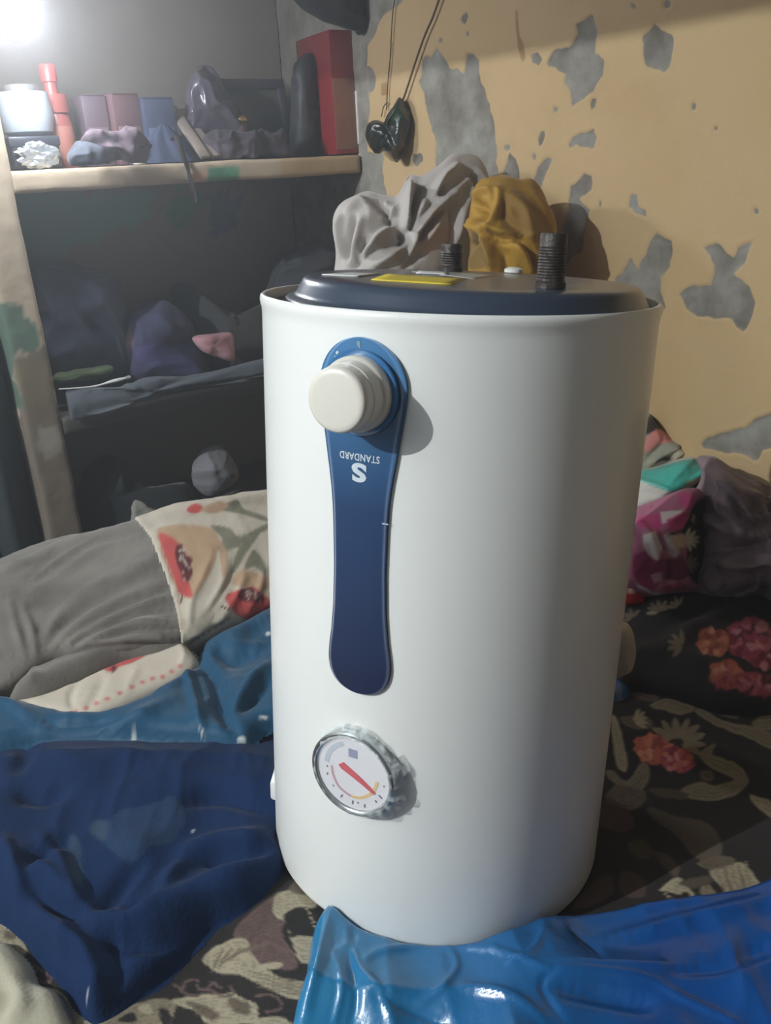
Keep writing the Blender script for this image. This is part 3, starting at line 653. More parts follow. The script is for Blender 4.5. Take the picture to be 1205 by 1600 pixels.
SHEET = [(z6([(430,-60),(620,-60),(600,100),(560,160),(430,110)]), MAU), (z6([(540,180),(640,140),(720,170),(800,200),(720,230),(620,210)]), CRD), (z6([(640,110),(760,100),(800,160),(720,150)]), CRM),
    (z6([(800,230),(830,200),(960,270),(1100,300),(1230,350),(1230,430),(1100,370),(950,310)]), CRD), (z6([(850,190),(980,140),(1030,250),(950,240),(900,200)]), TAN), (z6([(1110,270),(1230,210),(1230,310),(1130,310)]), CRD),
    (z6([(330,260),(350,240),(380,300),(400,400),(420,470),(410,540),(370,520),(350,440)]), CRM), (z6([(300,550),(340,540),(400,590),(440,580),(500,490),(540,530),(530,600),(490,650),(430,660),(360,615)]), CRD),
    (z6([(360,620),(500,640),(520,700),(440,760),(300,700)]), TAN), (z6([(270,700),(420,760),(460,830),(400,870),(270,830)]), MAU*.7),
    (z6([(830,430),(880,395),(900,400),(890,450),(970,480),(1050,530),(1080,600),(1030,660),(900,700),(760,690),(700,650),(820,600),(900,620),(1000,590),(960,560),(880,520),(820,470)]), CRD),
    (z6([(540,640),(700,640),(760,690),(640,690),(560,670)]), TAN*.6), (z6([(820,540),(880,540),(890,590),(840,590)]), TAN),
    (z6([(380,250),(500,240),(560,270),(540,310),(440,310)]), TAN), (z6([(540,740),(700,790),(860,830),(940,950),(900,1060),(780,1000),(700,900),(560,800)]), TAN*.75),
    (z6([(600,830),(760,880),(820,960),(780,970),(700,890)]), MAU*.8), (z6([(560,980),(640,1000),(700,1060),(690,1120),(620,1060)]), TAN*.6),
    (z6([(870,1090),(1000,1040),(1080,1070),(1150,1180),(1140,1260),(1000,1280),(960,1200)]), CRM), (z6([(800,1040),(960,1000),(1010,1040),(880,1080)]), TAN),
    (z6([(600,1190),(690,1120),(760,1180),(790,1250),(700,1215),(640,1200)]), CRM), (z6([(820,1200),(860,1150),(920,1250),(870,1260)]), CRD), (z6([(700,1150),(850,1110),(880,1150),(790,1180)]), TAN*.7),
    (z6([(1090,670),(1230,720),(1230,800),(1130,740)]), CRM), (z6([(700,1225),(740,1200),(770,1250),(720,1270)]), BLK*.6), (z6([(400,1080),(520,1140),(500,1230),(380,1200)]), MAU*.6), (z6([(180,1190),(320,1100),(330,1220),(120,1300)]), MAU*.6),
    (z6([(420,940),(520,920),(560,1000),(480,1020)]), TAN*.55)]
SHEET += fan(*z6([(690, 385)])[0], 12, 46, -2.9, .5, 9, CRD) + rose(*z6([(560, 420)])[0], 32, 22, ORNG, 3) + rose(*z6([(690, 480)])[0], 26, 20, PINKS[:4]+ORNG[:2], 8) + fan(*z6([(450, 270)])[0], 4, 24, -1.2, .6, 5, CRM)
for k in range(5): SHEET.append((z6([(905+k*40, 1090-k*8), (915+k*40, 1085-k*8), (980+k*34, 1250), (965+k*34, 1250)]), TAN if k % 2 else CRD))
for k in range(7): SHEET.append((ell(*z6([(628+k*14, 1212+k*14)])[0], 1.6, 1.6), CRM))
SHEET += [(zl4([(900,830),(1040,720),(1100,760),(1060,860),(1120,960),(1100,1000),(980,980),(890,900)]), MAU*1.1), (zl4([(1030,780),(1045,715),(1130,700),(1200,735),(1180,765),(1110,770),(1090,800),(1060,812)]), CRM),
    (zl4([(1080,840),(1100,880),(1140,872),(1215,890),(1215,960),(1160,975),(1130,970),(1110,920)]), CRM), (zl4([(1070,800),(1110,770),(1170,775),(1190,860),(1130,870),(1085,840)]), BLK*.7),
    (zl4([(765,965),(790,930),(830,905),(880,885),(930,890),(960,960),(1060,1030),(1190,1055),(1190,1110),(1100,1110),(1040,1085),(900,1020),(820,1010)]), CRM), (zl4([(960,985),(1060,975),(1040,1000)]), CRM),
    (zl4([(640,1120),(700,1105),(740,1100),(860,1090),(920,1110),(968,1140),(965,1190),(900,1205),(780,1205),(740,1160)]), CRM), (zl4([(700,1120),(760,1130),(830,1170),(780,1190)]), TAN),
    (zl4([(860,1110),(930,1120),(940,1170),(880,1160)]), TAN), (zl4([(370,1195),(430,1160),(500,1130),(620,1110),(660,1150),(600,1240),(380,1240)]), CRD),
    (zl4([(520,1140),(560,1130),(575,1160),(540,1165)]), CRM), (zl4([(600,1150),(630,1150),(650,1190),(620,1220)]), BLK), (zl4([(440,1190),(500,1160),(510,1200)]), BLK),
    (zl4([(-60,800),(40,850),(70,880),(100,930),(60,960),(20,980),(-60,990)]), CRM), (zl4([(20,850),(60,870),(50,890),(20,880)]), TAN), (zl4([(150,1090),(180,1070),(230,1085),(300,1150),(345,1210),(330,1260),(220,1260)]), CRM),
    (zl4([(20,960),(90,945),(110,980),(60,1000)]), MAU*.8), (zl4([(960,1190),(1060,1180),(1110,1240),(960,1240)]), CRM), (zl4([(1090,700),(1130,650),(1180,690),(1150,720)]), TAN)]
for k in range(6): SHEET.append((zl4([(800+k*24, 1000-k*16), (806+k*24, 1003-k*16), (840+k*34, 930-k*4), (834+k*34, 926-k*4)]), TAN))
for k in range(4): SHEET.append((zl4([(960+k*10, 1010+k*18), (1180, 1062+k*14), (1180, 1068+k*14), (955+k*10, 1014+k*18)]), TAN))
for k in range(7): SHEET.append((ell(*zl4([(1158+k*7, 772+k*16)])[0], 1.8, 1.8), CRM))
for cx, cy in ((190, 1110), (215, 1150), (250, 1180)): SHEET += fan(*zl4([(cx, cy)])[0], 2, 15, -2.6, 0, 5, CRM)
SQUIG = [zl4(p) for p in ([(105,1000),(120,985),(160,1005),(190,1030),(180,1050),(130,1040),(115,1055)], [(660,1060),(690,1070),(700,1045),(740,1040),(745,1070),(780,1075),(800,1050),(830,1070)], [(790,1075),(840,1100),(880,1090),(870,1060)], [(960,1100),(1020,1095),(1060,1120),(1050,1150),(1000,1160)], [(680,1080),(730,1100),(760,1090)])]
def bed_sheet():
    ua = np.r_[np.arange(.0, 1.30, .0022), np.arange(1.30, 1.66, .012)]; ub = np.r_[np.arange(.12, .66, .012), np.arange(.66, 1.64, .0022), np.arange(1.64, 1.9, .012)]
    UV = np.stack(np.meshgrid(ua, ub, indexing='ij'), -1).reshape(-1, 2)
    lo, hi = np.array([.028, .28]), np.array([1.495, 1.745]); cl = np.clip(UV, lo, hi); ex = np.abs(UV-cl).max(1)
    P = F0-cl[:, :1]*E1+cl[:, 1:]*E2; out = np.sign(UV-cl)*np.minimum(ex, .012)[:, None]; P = P-out[:, :1]*E1+out[:, 1:]*E2
    z = bed_z(P)-np.maximum(ex-.004, 0)
    P3 = np.c_[P[:, :2], P[:, 0]*0]; z = z+(.0035*(crease(P3*7, 2, 40)-.5)+.002*fbm(P3*22, 2, 9))*(ex < .01)*np.clip((np.hypot(P[:, 0]-HB[0], P[:, 1]-HB[1])-.17)/.05, 0, 1)
    z = z+.10*np.exp(-((to_room(P)[:, 0]-.0)/.14)**2)*np.clip((to_room(P)[:, 1]-.95)/.2, 0, 1)*0
    V = np.c_[P[:, :2], z]; P2 = proj(V)
    q = fbm(np.c_[P2*0+P[:, :2]*9, P[:, 0]*0], 2, 77); col = np.tile(BLK, (len(V), 1)); 
    rg = np.random.RandomState(12); PW = P[:, :2]*1000                       # print beyond the parts the photo shows clearly
    far = (P2[:, 1] < 1000) | (P2[:, 0] < -40) | (P2[:, 0] > 1240) | (P2[:, 1] > 1640)
    for k in range(70):
        c = PW[rg.randint(len(PW))]; r = rg.uniform(30, 70)
        sh = rose(c[0], c[1], r*.7, r*.7, PINKS if k % 3 else ORNG, k) if k % 2 else fan(c[0], c[1], r*.2, r, rg.uniform(0, 6), rg.uniform(0, 6)+2.5, 7, CRD)
        tmp = col.copy(); paint(PW, tmp, sh); col[far] = tmp[far]
    paint(P2, col, [(smooth(s, 4) if len(s) < 30 else s, c) for s, c in SHEET], 2.2, contour=.22)
    for L in SQUIG: paint_line(P2, col, L, 2.0, MAU*1.05)
    # quilted hatch on the mauve panels
    mv = (np.abs(col-MAU*1.1).sum(1) < .01); h = ((P[:, 0]*110+P[:, 1]*60) % 1 < .16) | ((P[:, 0]*60-P[:, 1]*110) % 1 < .16); col[mv & h] *= .82
    o = mesh_np('bed_sheet', V, grid_faces(len(ua), len(ub))[:, ::-1], mat('printed_cotton', None, .85, attr=True, noise=.14, nscale=60, bump=.2, bscale=300, sheen=.1), None, col, True, False, rm(.76, 1.015, .47))
    tag(o, 'dark brown bed sheet printed with cream scrolls and red flowers spread over the bed', 'bed sheet')
bed_sheet()

# ================================================================ quilt heaped on the left of the bed
zq = zmap(0, 740, 2.62)
quilt = empty('quilt', 'heaped grey velvet quilt with a cream floral border left of the heater', 'quilt', hz(200, 1000, ZB+.0)*np.array([1, 1, 0])+np.array([0, 0, ZB]), 0)
VEL = lin(108, 102, 95); FLO = lin(188, 178, 162); PEA = lin(176, 146, 118); CORAL = lin(186, 80, 76); DRED = lin(92, 34, 40); OLV = lin(120, 118, 100)
FLOR = [(zq([(650,230),(760,215),(880,240),(890,330),(850,430),(780,520),(720,440),(690,350),(660,290)]), PEA), (zq([(655,250),(720,280),(745,330),(775,450),(790,510),(740,500),(710,450),(680,370),(660,310)]), CORAL),
    (zq([(720,310),(745,295),(765,340),(793,352),(780,380),(790,410),(775,450),(755,440),(735,400),(720,360)]), DRED), (zq([(860,220),(940,230),(980,265),(1090,210),(1105,225),(1000,290),(970,310),(920,330),(890,310),(910,270)]), OLV),
    (zq([(1000,400),(1010,360),(1040,320),(1080,370),(1085,420),(1040,390)]), OLV), (zq([(900,150),(960,110),(1000,150),(1090,185),(1085,200),(980,170)]), OLV), (zq([(950,460),(960,420),(1010,400),(1090,430),(1090,480),(1000,470)]), PEA),
    (zq([(920,510),(980,480),(1040,470),(1100,520),(1112,565),(1030,600),(960,570)]), CORAL), (zq([(975,490),(1030,470),(1080,515),(1060,528),(985,525)]), DRED), (zq([(765,150),(800,128),(830,142),(815,165),(775,165)]), CORAL), (zq([(820,150),(900,120),(930,140),(880,170)]), PEA),
    (zq([(1040,560),(1110,560),(1110,600),(1030,610)]), CORAL), (zq([(880,260),(930,330),(925,420),(905,420),(900,330)]), PEA*.95), (zq([(990,290),(1060,230),(1070,240),(1010,330),(960,410),(945,400)]), OLV)]
rg = np.random.RandomState(2)
for k in range(26):
    x, y = rg.uniform(725, 785), rg.uniform(310, 445)
    if abs((x-725)/60-(y-310)/135*.5-.25) < .34: FLOR.append((ell(*zq([(x, y)])[0], 1.5, 1.5, 0, 8), FLO))
for k in range(12): FLOR.append((ell(*zq([(rg.uniform(990, 1060), rg.uniform(488, 522))])[0], 1.4, 1.4, 0, 8), FLO))
def quilt_heap():
    FC = smooth([(-150,1135),(-60,1110),(20,1088),(90,1052),(170,1038),(245,1022),(300,1010),(360,990),(430,962),(520,938),(600,920)], 8, False)
    RC = smooth([(-150,955),(-60,918),(0,891),(90,849),(160,829),(215,813),(300,789),(360,778),(430,768),(520,758),(600,755)], 8, False)
    nc = 340; ti = np.linspace(0, len(FC)-1, nc)
    FC = np.c_[np.interp(ti, range(len(FC)), FC[:, 0]), np.interp(ti, range(len(FC)), FC[:, 1])]; RC = np.c_[np.interp(ti, range(len(RC)), RC[:, 0]), np.interp(ti, range(len(RC)), RC[:, 1])]
    rows = []
    for f, r in zip(FC, RC):
        Pf = hz(f[0], f[1], ZB+.012); bf = to_room(Pf)[1]; Pr = hs(r[0], r[1], bf-.20); hgt = Pr[2]-Pf[2]
        o, u = E2, np.array([0, 0, 1.0])
        ctl = [Pf-.01*u, Pf+o*.016+u*.3*hgt, Pf*.72+Pr*.28+o*.034+u*.22*hgt, Pf*.42+Pr*.58+o*.012+u*.18*hgt, Pf*.15+Pr*.85+u*.045*hgt, Pr-o*.004, Pr-o*.07-u*.03, Pr-o*.14-u*.45*hgt, (Pr-o*.17)*np.array([1, 1, 0])+u*(ZB-.0)]
        rows.append(smooth(np.array(ctl)[:, :3], 12, False) if False else catm(ctl, 14))
    V = np.array(rows); nr = V.shape[1]; V = V.reshape(-1, 3); Fq = grid_faces(nc, nr)[:, ::-1]; N = vnormals(V, Fq)
    if (N[:, 2]).mean() < 0: N = -N; Fq = Fq[:, ::-1]
    S = [(zq(l), w, a) for l, w, a in [([(745,665),(600,672),(450,690),(300,712)],5,.007),([(742,612),(560,615),(420,660),(340,700)],5,.007),([(720,500),(560,545),(400,620),(270,705)],6,.007),([(690,440),(470,535),(320,620),(215,715)],6,.006),([(660,345),(430,440),(260,560),(170,690)],8,.006),([(560,260),(380,330),(230,430),(120,480)],7,.005),([(390,262),(260,345),(140,430)],4,.004),([(90,540),(130,640),(145,745)],7,.006),([(40,520),(70,640),(100,740)],7,.005),([(740,640),(560,645),(400,680)],4,-.006),([(730,560),(560,580),(380,650),(300,705)],5,-.006),([(700,470),(500,555),(340,640)],5,-.005),([(650,400),(400,520),(230,650)],6,-.005),([(640,690),(480,700),(330,720)],4,-.006),
        ([(930,350),(915,450),(860,560),(800,640)],7,.005),([(870,330),(830,430),(790,520),(770,640)],6,.004),([(1000,420),(960,520),(880,620)],6,.004),([(1080,400),(1060,480),(1000,580)],6,.004),([(930,590),(850,640),(790,690)],3,-.004),([(960,400),(880,540),(810,620)],5,-.004),([(640,660),(720,690),(800,650),(930,580)],3,.003)]]
    P2 = proj(V); V = V+N*(stroke_relief(P2, S, .00088, 1.05, 2.2)+.004*fbm(V*14, 3, 6)+.0012*fbm(V*np.array([60, 60, 60]), 2, 8))[:, None]
    P2 = proj(V); split = np.array([(206,806),(214,813),(236,840),(262,905),(278,960),(287,1020),(292,1060),(640,960),(640,700),(206,700)]); isf = inpoly(P2, split)
    V = V+N*(np.where(isf, .0035, 0))[:, None]
    colv = np.tile(VEL, (len(V), 1))*(1+.38*fbm(np.c_[V[:, 0]*9+V[:, 2]*14, V[:, 1]*22, V[:, 2]*52-V[:, 0]*12], 3, 21))[:, None]
    colf = np.tile(FLO, (len(V), 1)); paint(P2, colf, [(smooth(s, 4) if len(s) < 18 else s, c) for s, c in FLOR], 1.2)
    for L, w, c in (([(935,590),(850,640),(770,690)], 1.1, OLV*.8), ([(740,540),(748,505)], 1.2, DRED), ([(905,548),(940,560)], 1.3, DRED), ([(640,250),(690,380),(725,480),(745,640)], .9, PEA)): paint_line(P2, colf, zq(L), w, c)
    ff = isf[Fq].sum(1) >= 2
    mesh_np('velvet_cover', V, Fq[~ff], mat('grey_velvet', None, .75, attr=True, sheen=.5, bump=.25, bscale=180), quilt, colv)['label'] = 'grey crushed velvet cover'
    mesh_np('floral_border', V, Fq[ff], mat('printed_border', None, .8, attr=True, bump=.15, bscale=200, sheen=.1), quilt, colf)['label'] = 'cream border printed with coral poppies'
def catm(ctl, n):
    c = np.array(ctl, float); out = []
    for i in range(len(c)-1):
        a, b, d, e = c[max(i-1, 0)], c[i], c[i+1], c[min(i+2, len(c)-1)]
        for t in np.arange(n)/n: out.append(.5*((2*b)+(d-a)*t+(2*a-5*b+4*d-e)*t*t+(3*b-a-3*d+e)*t**3))
    out.append(c[-1]); return np.array(out)
quilt_heap()
m_cloth = mat('plain_cloth', None, .85, attr=True, noise=.07, nscale=30, bump=.2, bscale=220, sheen=.15)
up_z = lambda h: (lambda XY: bed_z(XY)+h)
cloth('velvet_fold', [(12,1096),(25,1066),(50,1036),(75,1024),(130,1008),(210,1002),(290,1004),(250,1018),(190,1030),(120,1062),(60,1088)], .0035, .028, mat('grey_velvet'), quilt, ZB+.03, [(zq(l), w, a) for l, w, a in [([(100,850),(230,800),(420,740),(640,720)],6,.006),([(60,870),(160,850),(300,810)],5,.005),([(110,770),(140,830),(100,880)],5,.005)]], .03, up_z(.018), (.004, 20), (0, 6), VEL)
DOTS = [(ell(*zq([p])[0], 4.2, 3.6, 0, 10, .15, k), lin(190, 112, 108)) for k, p in enumerate([(310,975),(352,960),(395,940),(440,921),(490,898),(540,873),(583,854),(625,838),(665,831),(703,810),(737,787)])]
DOTS += [(smooth(zq([(425,800),(450,775),(500,758),(590,733),(602,742),(540,775),(490,790),(460,812)]), 3), CORAL), (zq([(455,790),(470,780),(478,800),(462,820)]), DRED), (zq([(140,990),(200,1000),(260,985),(270,1000),(180,1012)]), lin(150, 130, 120))]
cloth('lining_band', [(8,1094),(60,1086),(120,1064),(190,1034),(245,1018),(285,1005),(300,1015),(308,1035),(285,1056),(240,1080),(185,1106),(130,1124),(75,1120),(35,1108)], .0028, .016, mat('printed_border'), quilt, ZB+.03, [(zq(l), w, a) for l, w, a in [([(740,700),(755,740),(740,790)],3,.004),([(620,720),(450,800),(280,860),(100,905)],3,.004),([(340,830),(290,900),(300,970)],4,-.003),([(420,850),(360,960)],5,-.003),([(560,800),(520,880)],5,.002)]], .02, up_z(.02), (.003, 16), (0, 6), FLO*1.08, DOTS)['label'] = 'white turned edge with a row of pink dots'
tl = cloth('teal_cloth', [(-90,1090),(0,1094),(60,1104),(130,1116),(200,1104),(290,1056),(312,1030),(330,1000),(425,955),(480,945),(480,1130),(440,1128),(405,1140),(385,1160),(350,1162),(300,1156),(240,1152),(150,1146),(60,1152),(0,1165),(-90,1175)], .0032, .022, mat('teal_satin', None, .58, spec=.25, attr=True, noise=.05, nscale=20, bump=.15, bscale=160, sheen=.2), None, ZB+.03,
    [(zq(l), w, a) for l, w, a in [([(800,740),(880,850),(900,960),(980,1080)],8,-.028),([(880,700),(960,760),(1110,690)],10,-.012),([(1100,590),(980,660),(830,715)],8,.014),([(1110,780),(1040,840),(970,930)],6,.012),([(1110,850),(1050,910),(990,960)],6,-.012),([(760,800),(790,900),(830,1060)],5,.012),([(130,1010),(280,1030),(420,1010),(520,985)],6,-.014),([(300,1060),(460,1050),(560,1000),(740,900)],8,.010),([(0,910),(100,980),(200,1040)],8,.008),([(640,900),(720,860),(790,800)],6,.008),([(440,1090),(500,1060),(560,1090)],5,-.008)]],
    .02, up_z(.022), (.005, 12), (.005, 10), lin(26, 74, 104), [(ell(*zq([p])[0], a, b, r), lin(196, 200, 196)) for p, a, b, r in [((546,1070), 1.6, 11, 0), ((548,1090), 3, 2, 0), ((990,1086), 6, 4, .3), ((1098,655), 4, 3, 0), ((1080,998), 7, 3, 0), ((828,1055), 1, 9, -.5)]], wide=1.35, wr=(.004, 18), steep=1.5)
tag(tl, 'teal blue satin cloth tucked under the grey quilt beside the heater', 'cloth')
zn = zmap(0, 1100, 2.41)
NAV = lin(15, 40, 76)
nv = cloth('navy_garment', [(-90,1150),(0,1140),(60,1130),(100,1126),(180,1126),(260,1128),(330,1130),(390,1124),(425,1112),(490,1110),(480,1230),(440,1320),(446,1350),(440,1376),(400,1424),(360,1445),(330,1456),(290,1490),(250,1530),(200,1566),(160,1592),(142,1592),(125,1572),(110,1552),(60,1490),(25,1455),(0,1438),(-90,1400)], .0030, .036, mat('navy_cotton', None, .85, spec=.15, attr=True, noise=.06, nscale=40, bump=.25, bscale=260, sheen=.05), None, ZB+.004,
    [(zn(l), w, a) for l, w, a in [([(540,790),(620,700),(680,640),(760,585)],11,.016),([(330,800),(480,822),(640,770),(850,660),(1020,610)],13,.018),([(105,600),(180,640),(230,700),(270,750)],10,.016),([(130,800),(230,870),(320,960),(345,1090)],12,.016),([(690,560),(840,518),(1030,495)],9,.012),([(20,520),(60,640),(70,760)],9,.014),([(580,840),(760,770),(900,700)],10,.014),([(230,880),(240,980),(300,1090)],8,.014),([(150,500),(210,560),(280,700),(310,770)],8,.010),([(380,770),(450,680),(520,590)],10,-.016),([(250,510),(150,560),(100,600)],9,-.018),([(420,880),(600,910),(780,850),(900,760)],12,-.014),([(690,360),(850,345),(1000,395)],10,-.012),([(60,240),(90,190),(110,160)],9,-.016),([(80,345),(170,345),(240,320)],9,-.014),([(700,620),(850,575),(1010,545)],8,-.012),([(140,700),(210,760),(310,800)],8,-.012),([(160,900),(240,960),(270,1050)],7,-.014),([(600,700),(560,760),(470,790)],8,-.010),([(420,900),(450,1000),(440,1080)],10,-.010),([(540,960),(680,960),(760,900)],12,.008),([(200,180),(330,230),(500,190),(660,240)],12,.006),([(420,270),(560,200),(640,250)],10,-.006)]],
    .035, up_z(.002), (.008, 9), (.012, 6), NAV, [(smooth(zn([(330,470),(360,430),(400,440),(460,400),(560,380),(640,350),(690,390),(690,450),(640,520),(560,540),(500,600),(430,560),(380,510)]), 4), lin(34, 56, 86)), (smooth(zn([(350,450),(390,440),(410,480),(390,515),(350,490)]), 3), lin(50, 68, 88)), (smooth(zn([(260,500),(300,520),(310,640),(300,690),(260,620)]), 3), lin(42, 62, 86)), (ell(*zn([(332, 1098)])[0], 3.5, 4), lin(200, 205, 210)), (ell(*zn([(723, 478)])[0], 2, 2), lin(190, 195, 200))], 3, wide=1.45, wr=(.0065, 15), steep=1.5, hfun=lambda p: np.clip((p[:, 1]-1150)/70, .12, 1))
tag(nv, 'crumpled navy blue cotton garment lying at the left of the heater', 'garment')
bg = cloth('beige_cloth', [(-90,1480),(0,1478),(22,1482),(50,1515),(60,1540),(95,1560),(112,1600),(120,1680),(-90,1700)], .004, .02, m_cloth, None, ZB+.002, [(zn(l), w, a) for l, w, a in [([(0,960),(60,1040),(70,1120),(20,1205)],10,.012),([(130,1120),(80,1150),(40,1205)],8,.012),([(40,1000),(110,1080),(130,1140)],7,-.010),([(0,1060),(40,1100),(10,1160)],8,-.012)]], .02, None, (.006, 14), (.006, 12), lin(172, 166, 146))
tag(bg, 'pale beige folded cloth at the bottom left corner of the bed', 'cloth')
# blue plastic bag
zb_ = zmap(440, 1300, 1.575)
BLU = lin(24, 108, 178)
def bag_shade_tint(V, P2, col):
    t = np.clip((P2[:, 0]-520)/500, 0, 1)[:, None]; k = fbm(V*9, 2, 50)[:, None]; col[:] = lin(40, 120, 166)*(1-t)+lin(16, 74, 142)*t; col *= 1+.12*k  # darker to the right: the heater's shade put into the bag colour
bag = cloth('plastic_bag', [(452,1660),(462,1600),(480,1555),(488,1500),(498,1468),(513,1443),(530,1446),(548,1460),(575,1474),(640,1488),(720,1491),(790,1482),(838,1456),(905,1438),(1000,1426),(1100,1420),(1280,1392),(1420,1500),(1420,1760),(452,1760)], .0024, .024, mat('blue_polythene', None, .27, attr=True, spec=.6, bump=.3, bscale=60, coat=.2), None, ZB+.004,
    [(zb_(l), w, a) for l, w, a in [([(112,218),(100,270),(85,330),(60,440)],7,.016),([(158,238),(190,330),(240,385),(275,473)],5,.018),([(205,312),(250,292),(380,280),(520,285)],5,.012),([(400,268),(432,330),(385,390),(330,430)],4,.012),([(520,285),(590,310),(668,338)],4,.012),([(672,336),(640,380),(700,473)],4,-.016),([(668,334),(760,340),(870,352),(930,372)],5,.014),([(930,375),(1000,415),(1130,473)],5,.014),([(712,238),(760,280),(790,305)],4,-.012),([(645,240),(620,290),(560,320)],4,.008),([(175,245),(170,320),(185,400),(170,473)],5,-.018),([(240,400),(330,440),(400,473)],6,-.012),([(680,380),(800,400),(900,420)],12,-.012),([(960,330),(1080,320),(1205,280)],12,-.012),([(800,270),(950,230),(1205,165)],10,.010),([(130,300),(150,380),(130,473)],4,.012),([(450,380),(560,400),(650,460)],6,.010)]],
    .013, up_z(.002), (.006, 8), (.018, 7), BLU, (), 0, (), 4, True, bag_shade_tint, wide=1.25, wr=(.005, 17), steep=1.1)
tag(bag, 'crinkled bright blue plastic bag at the front foot of the heater', 'bag')
# ---------------------------------------------------------------- bedding piled by the right wall
zr = zmap(900, 620, 3.333)
m_pile = mat('printed_bedding', None, .85, attr=True, noise=.08, nscale=30, bump=.2, bscale=200, sheen=.15)
bl = cloth('black_blanket', [(940,1010),(945,960),(985,925),(1060,905),(1130,905),(1260,860),(1300,1000),(1260,1080),(1150,1100),(1060,1075),(1000,1060),(965,1062)], 0.003, .045, m_pile, None, ZB+.02, [(zr(l), w, a) for l, w, a in [([(330,1330),(480,1300),(640,1180),(800,1120)],9,.012),([(450,1180),(620,1130),(760,1080)],8,-.012),([(600,1340),(720,1420),(900,1480)],8,.008)]], .11, up_z(.0), (.008, 8), (.006, 9), lin(34, 29, 30),
    rose(*zr([(900, 1260)])[0], 36, 34, PINKS, 21, 22)+rose(*zr([(985, 1330)])[0], 34, 26, PINKS, 25, 20)+rose(*zr([(715, 1280)])[0], 26, 22, ORNG+[lin(150, 92, 62)], 22)+rose(*zr([(790, 1450)])[0], 30, 22, ORNG+PINKS[:2], 23)+rose(*zr([(950, 1500)])[0], 36, 18, PINKS, 24)+fan(*zr([(560, 1290)])[0], 3, 26, 2.2, 4.6, 5, CRD)+fan(*zr([(440, 1120)])[0], 3, 22, 3.0, 5.6, 6, CRM)+fan(*zr([(540, 1085)])[0], 3, 18, 2.8, 5.0, 4, CRM)+fan(*zr([(300, 1150)])[0], 3, 18, 2.8, 5.2, 4, CRD), 2)
tag(bl, 'black blanket printed with red and orange roses at the right of the heater', 'blanket')
PURP = lin(122, 106, 110)
def damask(V, P2, col):                                # woven leaf pattern and stitched lozenges
    a = fbm(V*34, 2, 61); b = np.abs(fbm(V*22, 2, 64)); col *= (1+.20*np.tanh(a*6)-.30*(b < .035))[:, None]
c = hz(1170, 960, ZB+.0); pq = blob('purple_quilt', c+np.array([.05, .06, .075]), (.15, .11, .15), m_pile, None, .9, 2.6, (.016, 10), (.030, 11), [(zr(l), w, a) for l, w, a in [([(700,500),(850,600),(1000,620)],9,.012),([(780,420),(900,520),(1017,540)],9,.012),([(680,640),(800,700),(1017,760)],9,.012),([(690,580),(780,640),(840,700)],5,-.014),([(820,520),(880,600),(980,610)],5,-.012),([(700,800),(850,790),(1017,740)],7,-.014),([(690,830),(830,880),(1017,850)],9,.010),([(980,480),(1000,540),(1017,600)],6,-.012)]], PURP, [(ell(*zr([p])[0], 9, 8, .3, 14, .3, 3), PURP*.8) for p in ((700, 730), (760, 600), (880, 480), (930, 560), (820, 480))]+[(ell(*zr([p])[0], 5, 4, .3, 12, .3, 3), PURP*1.15) for p in ((700, 730), (760, 600), (880, 480))], 0, (), 7, (230, 140), ZB+.01, after=damask, keep=(.008,), steep=2.6, sil=[(1090,925),(1092,800),(1098,740),(1088,716),(1110,708),(1140,728),(1175,745),(1215,765),(1290,800),(1330,900),(1300,970),(1180,960),(1110,955)])
tag(pq, 'dull purple quilt bundled against the right wall', 'quilt')
MAG, PKW = lin(196, 72, 132), lin(206, 196, 196)
CHK = [(zr(p), c) for p, c in [([(310,650),(350,620),(450,600),(480,640),(430,700),(400,690),(330,680)], MAG), ([(440,600),(560,590),(520,650),(450,660)], PKW), ([(540,500),(600,500),(630,540),(600,590),(540,560)], MAG), ([(470,640),(560,600),(600,600),(570,660),(540,700),(490,690)], MAG), ([(350,720),(410,700),(450,780),(430,850),(380,840),(350,770)], PKW), ([(300,830),(360,800),(420,860),(460,830),(450,960),(400,1010),(330,980),(290,920)], lin(140, 40, 88)), ([(460,720),(490,710),(540,810),(520,840),(480,810)], PKW), ([(500,720),(570,700),(570,780),(530,790)], lin(214, 190, 168)), ([(390,930),(440,910),(450,960),(410,970)], lin(190, 150, 165)), ([(440,1000),(540,960),(580,1000),(470,1030)], lin(160, 60, 100)), ([(460,850),(560,830),(590,930),(540,960),(460,950)], lin(120, 50, 82)), ([(310,970),(400,1020),(440,1020),(420,1035),(330,1000)], PKW)]]
LACE = lin(34, 26, 28)
LAC = [(smooth(zr([(480,715),(560,680),(625,545),(690,530),(690,620),(690,640),(690,700),(700,760),(695,800),(700,850),(695,890),(690,980),(620,970),(580,900),(570,720),(490,725)]), 3), LACE)]+fan(*zr([(572, 745)])[0], 2, 22, -1.3, 1.2, 6, lin(206, 196, 178), .13)+fan(*zr([(580, 870)])[0], 2, 19, -1.2, 1.1, 5, CRD, .13)+[(ell(*zr([p])[0], 2.2, 1.6, .3), CRM) for p in ((612, 620), (618, 632), (606, 640), (612, 650))]
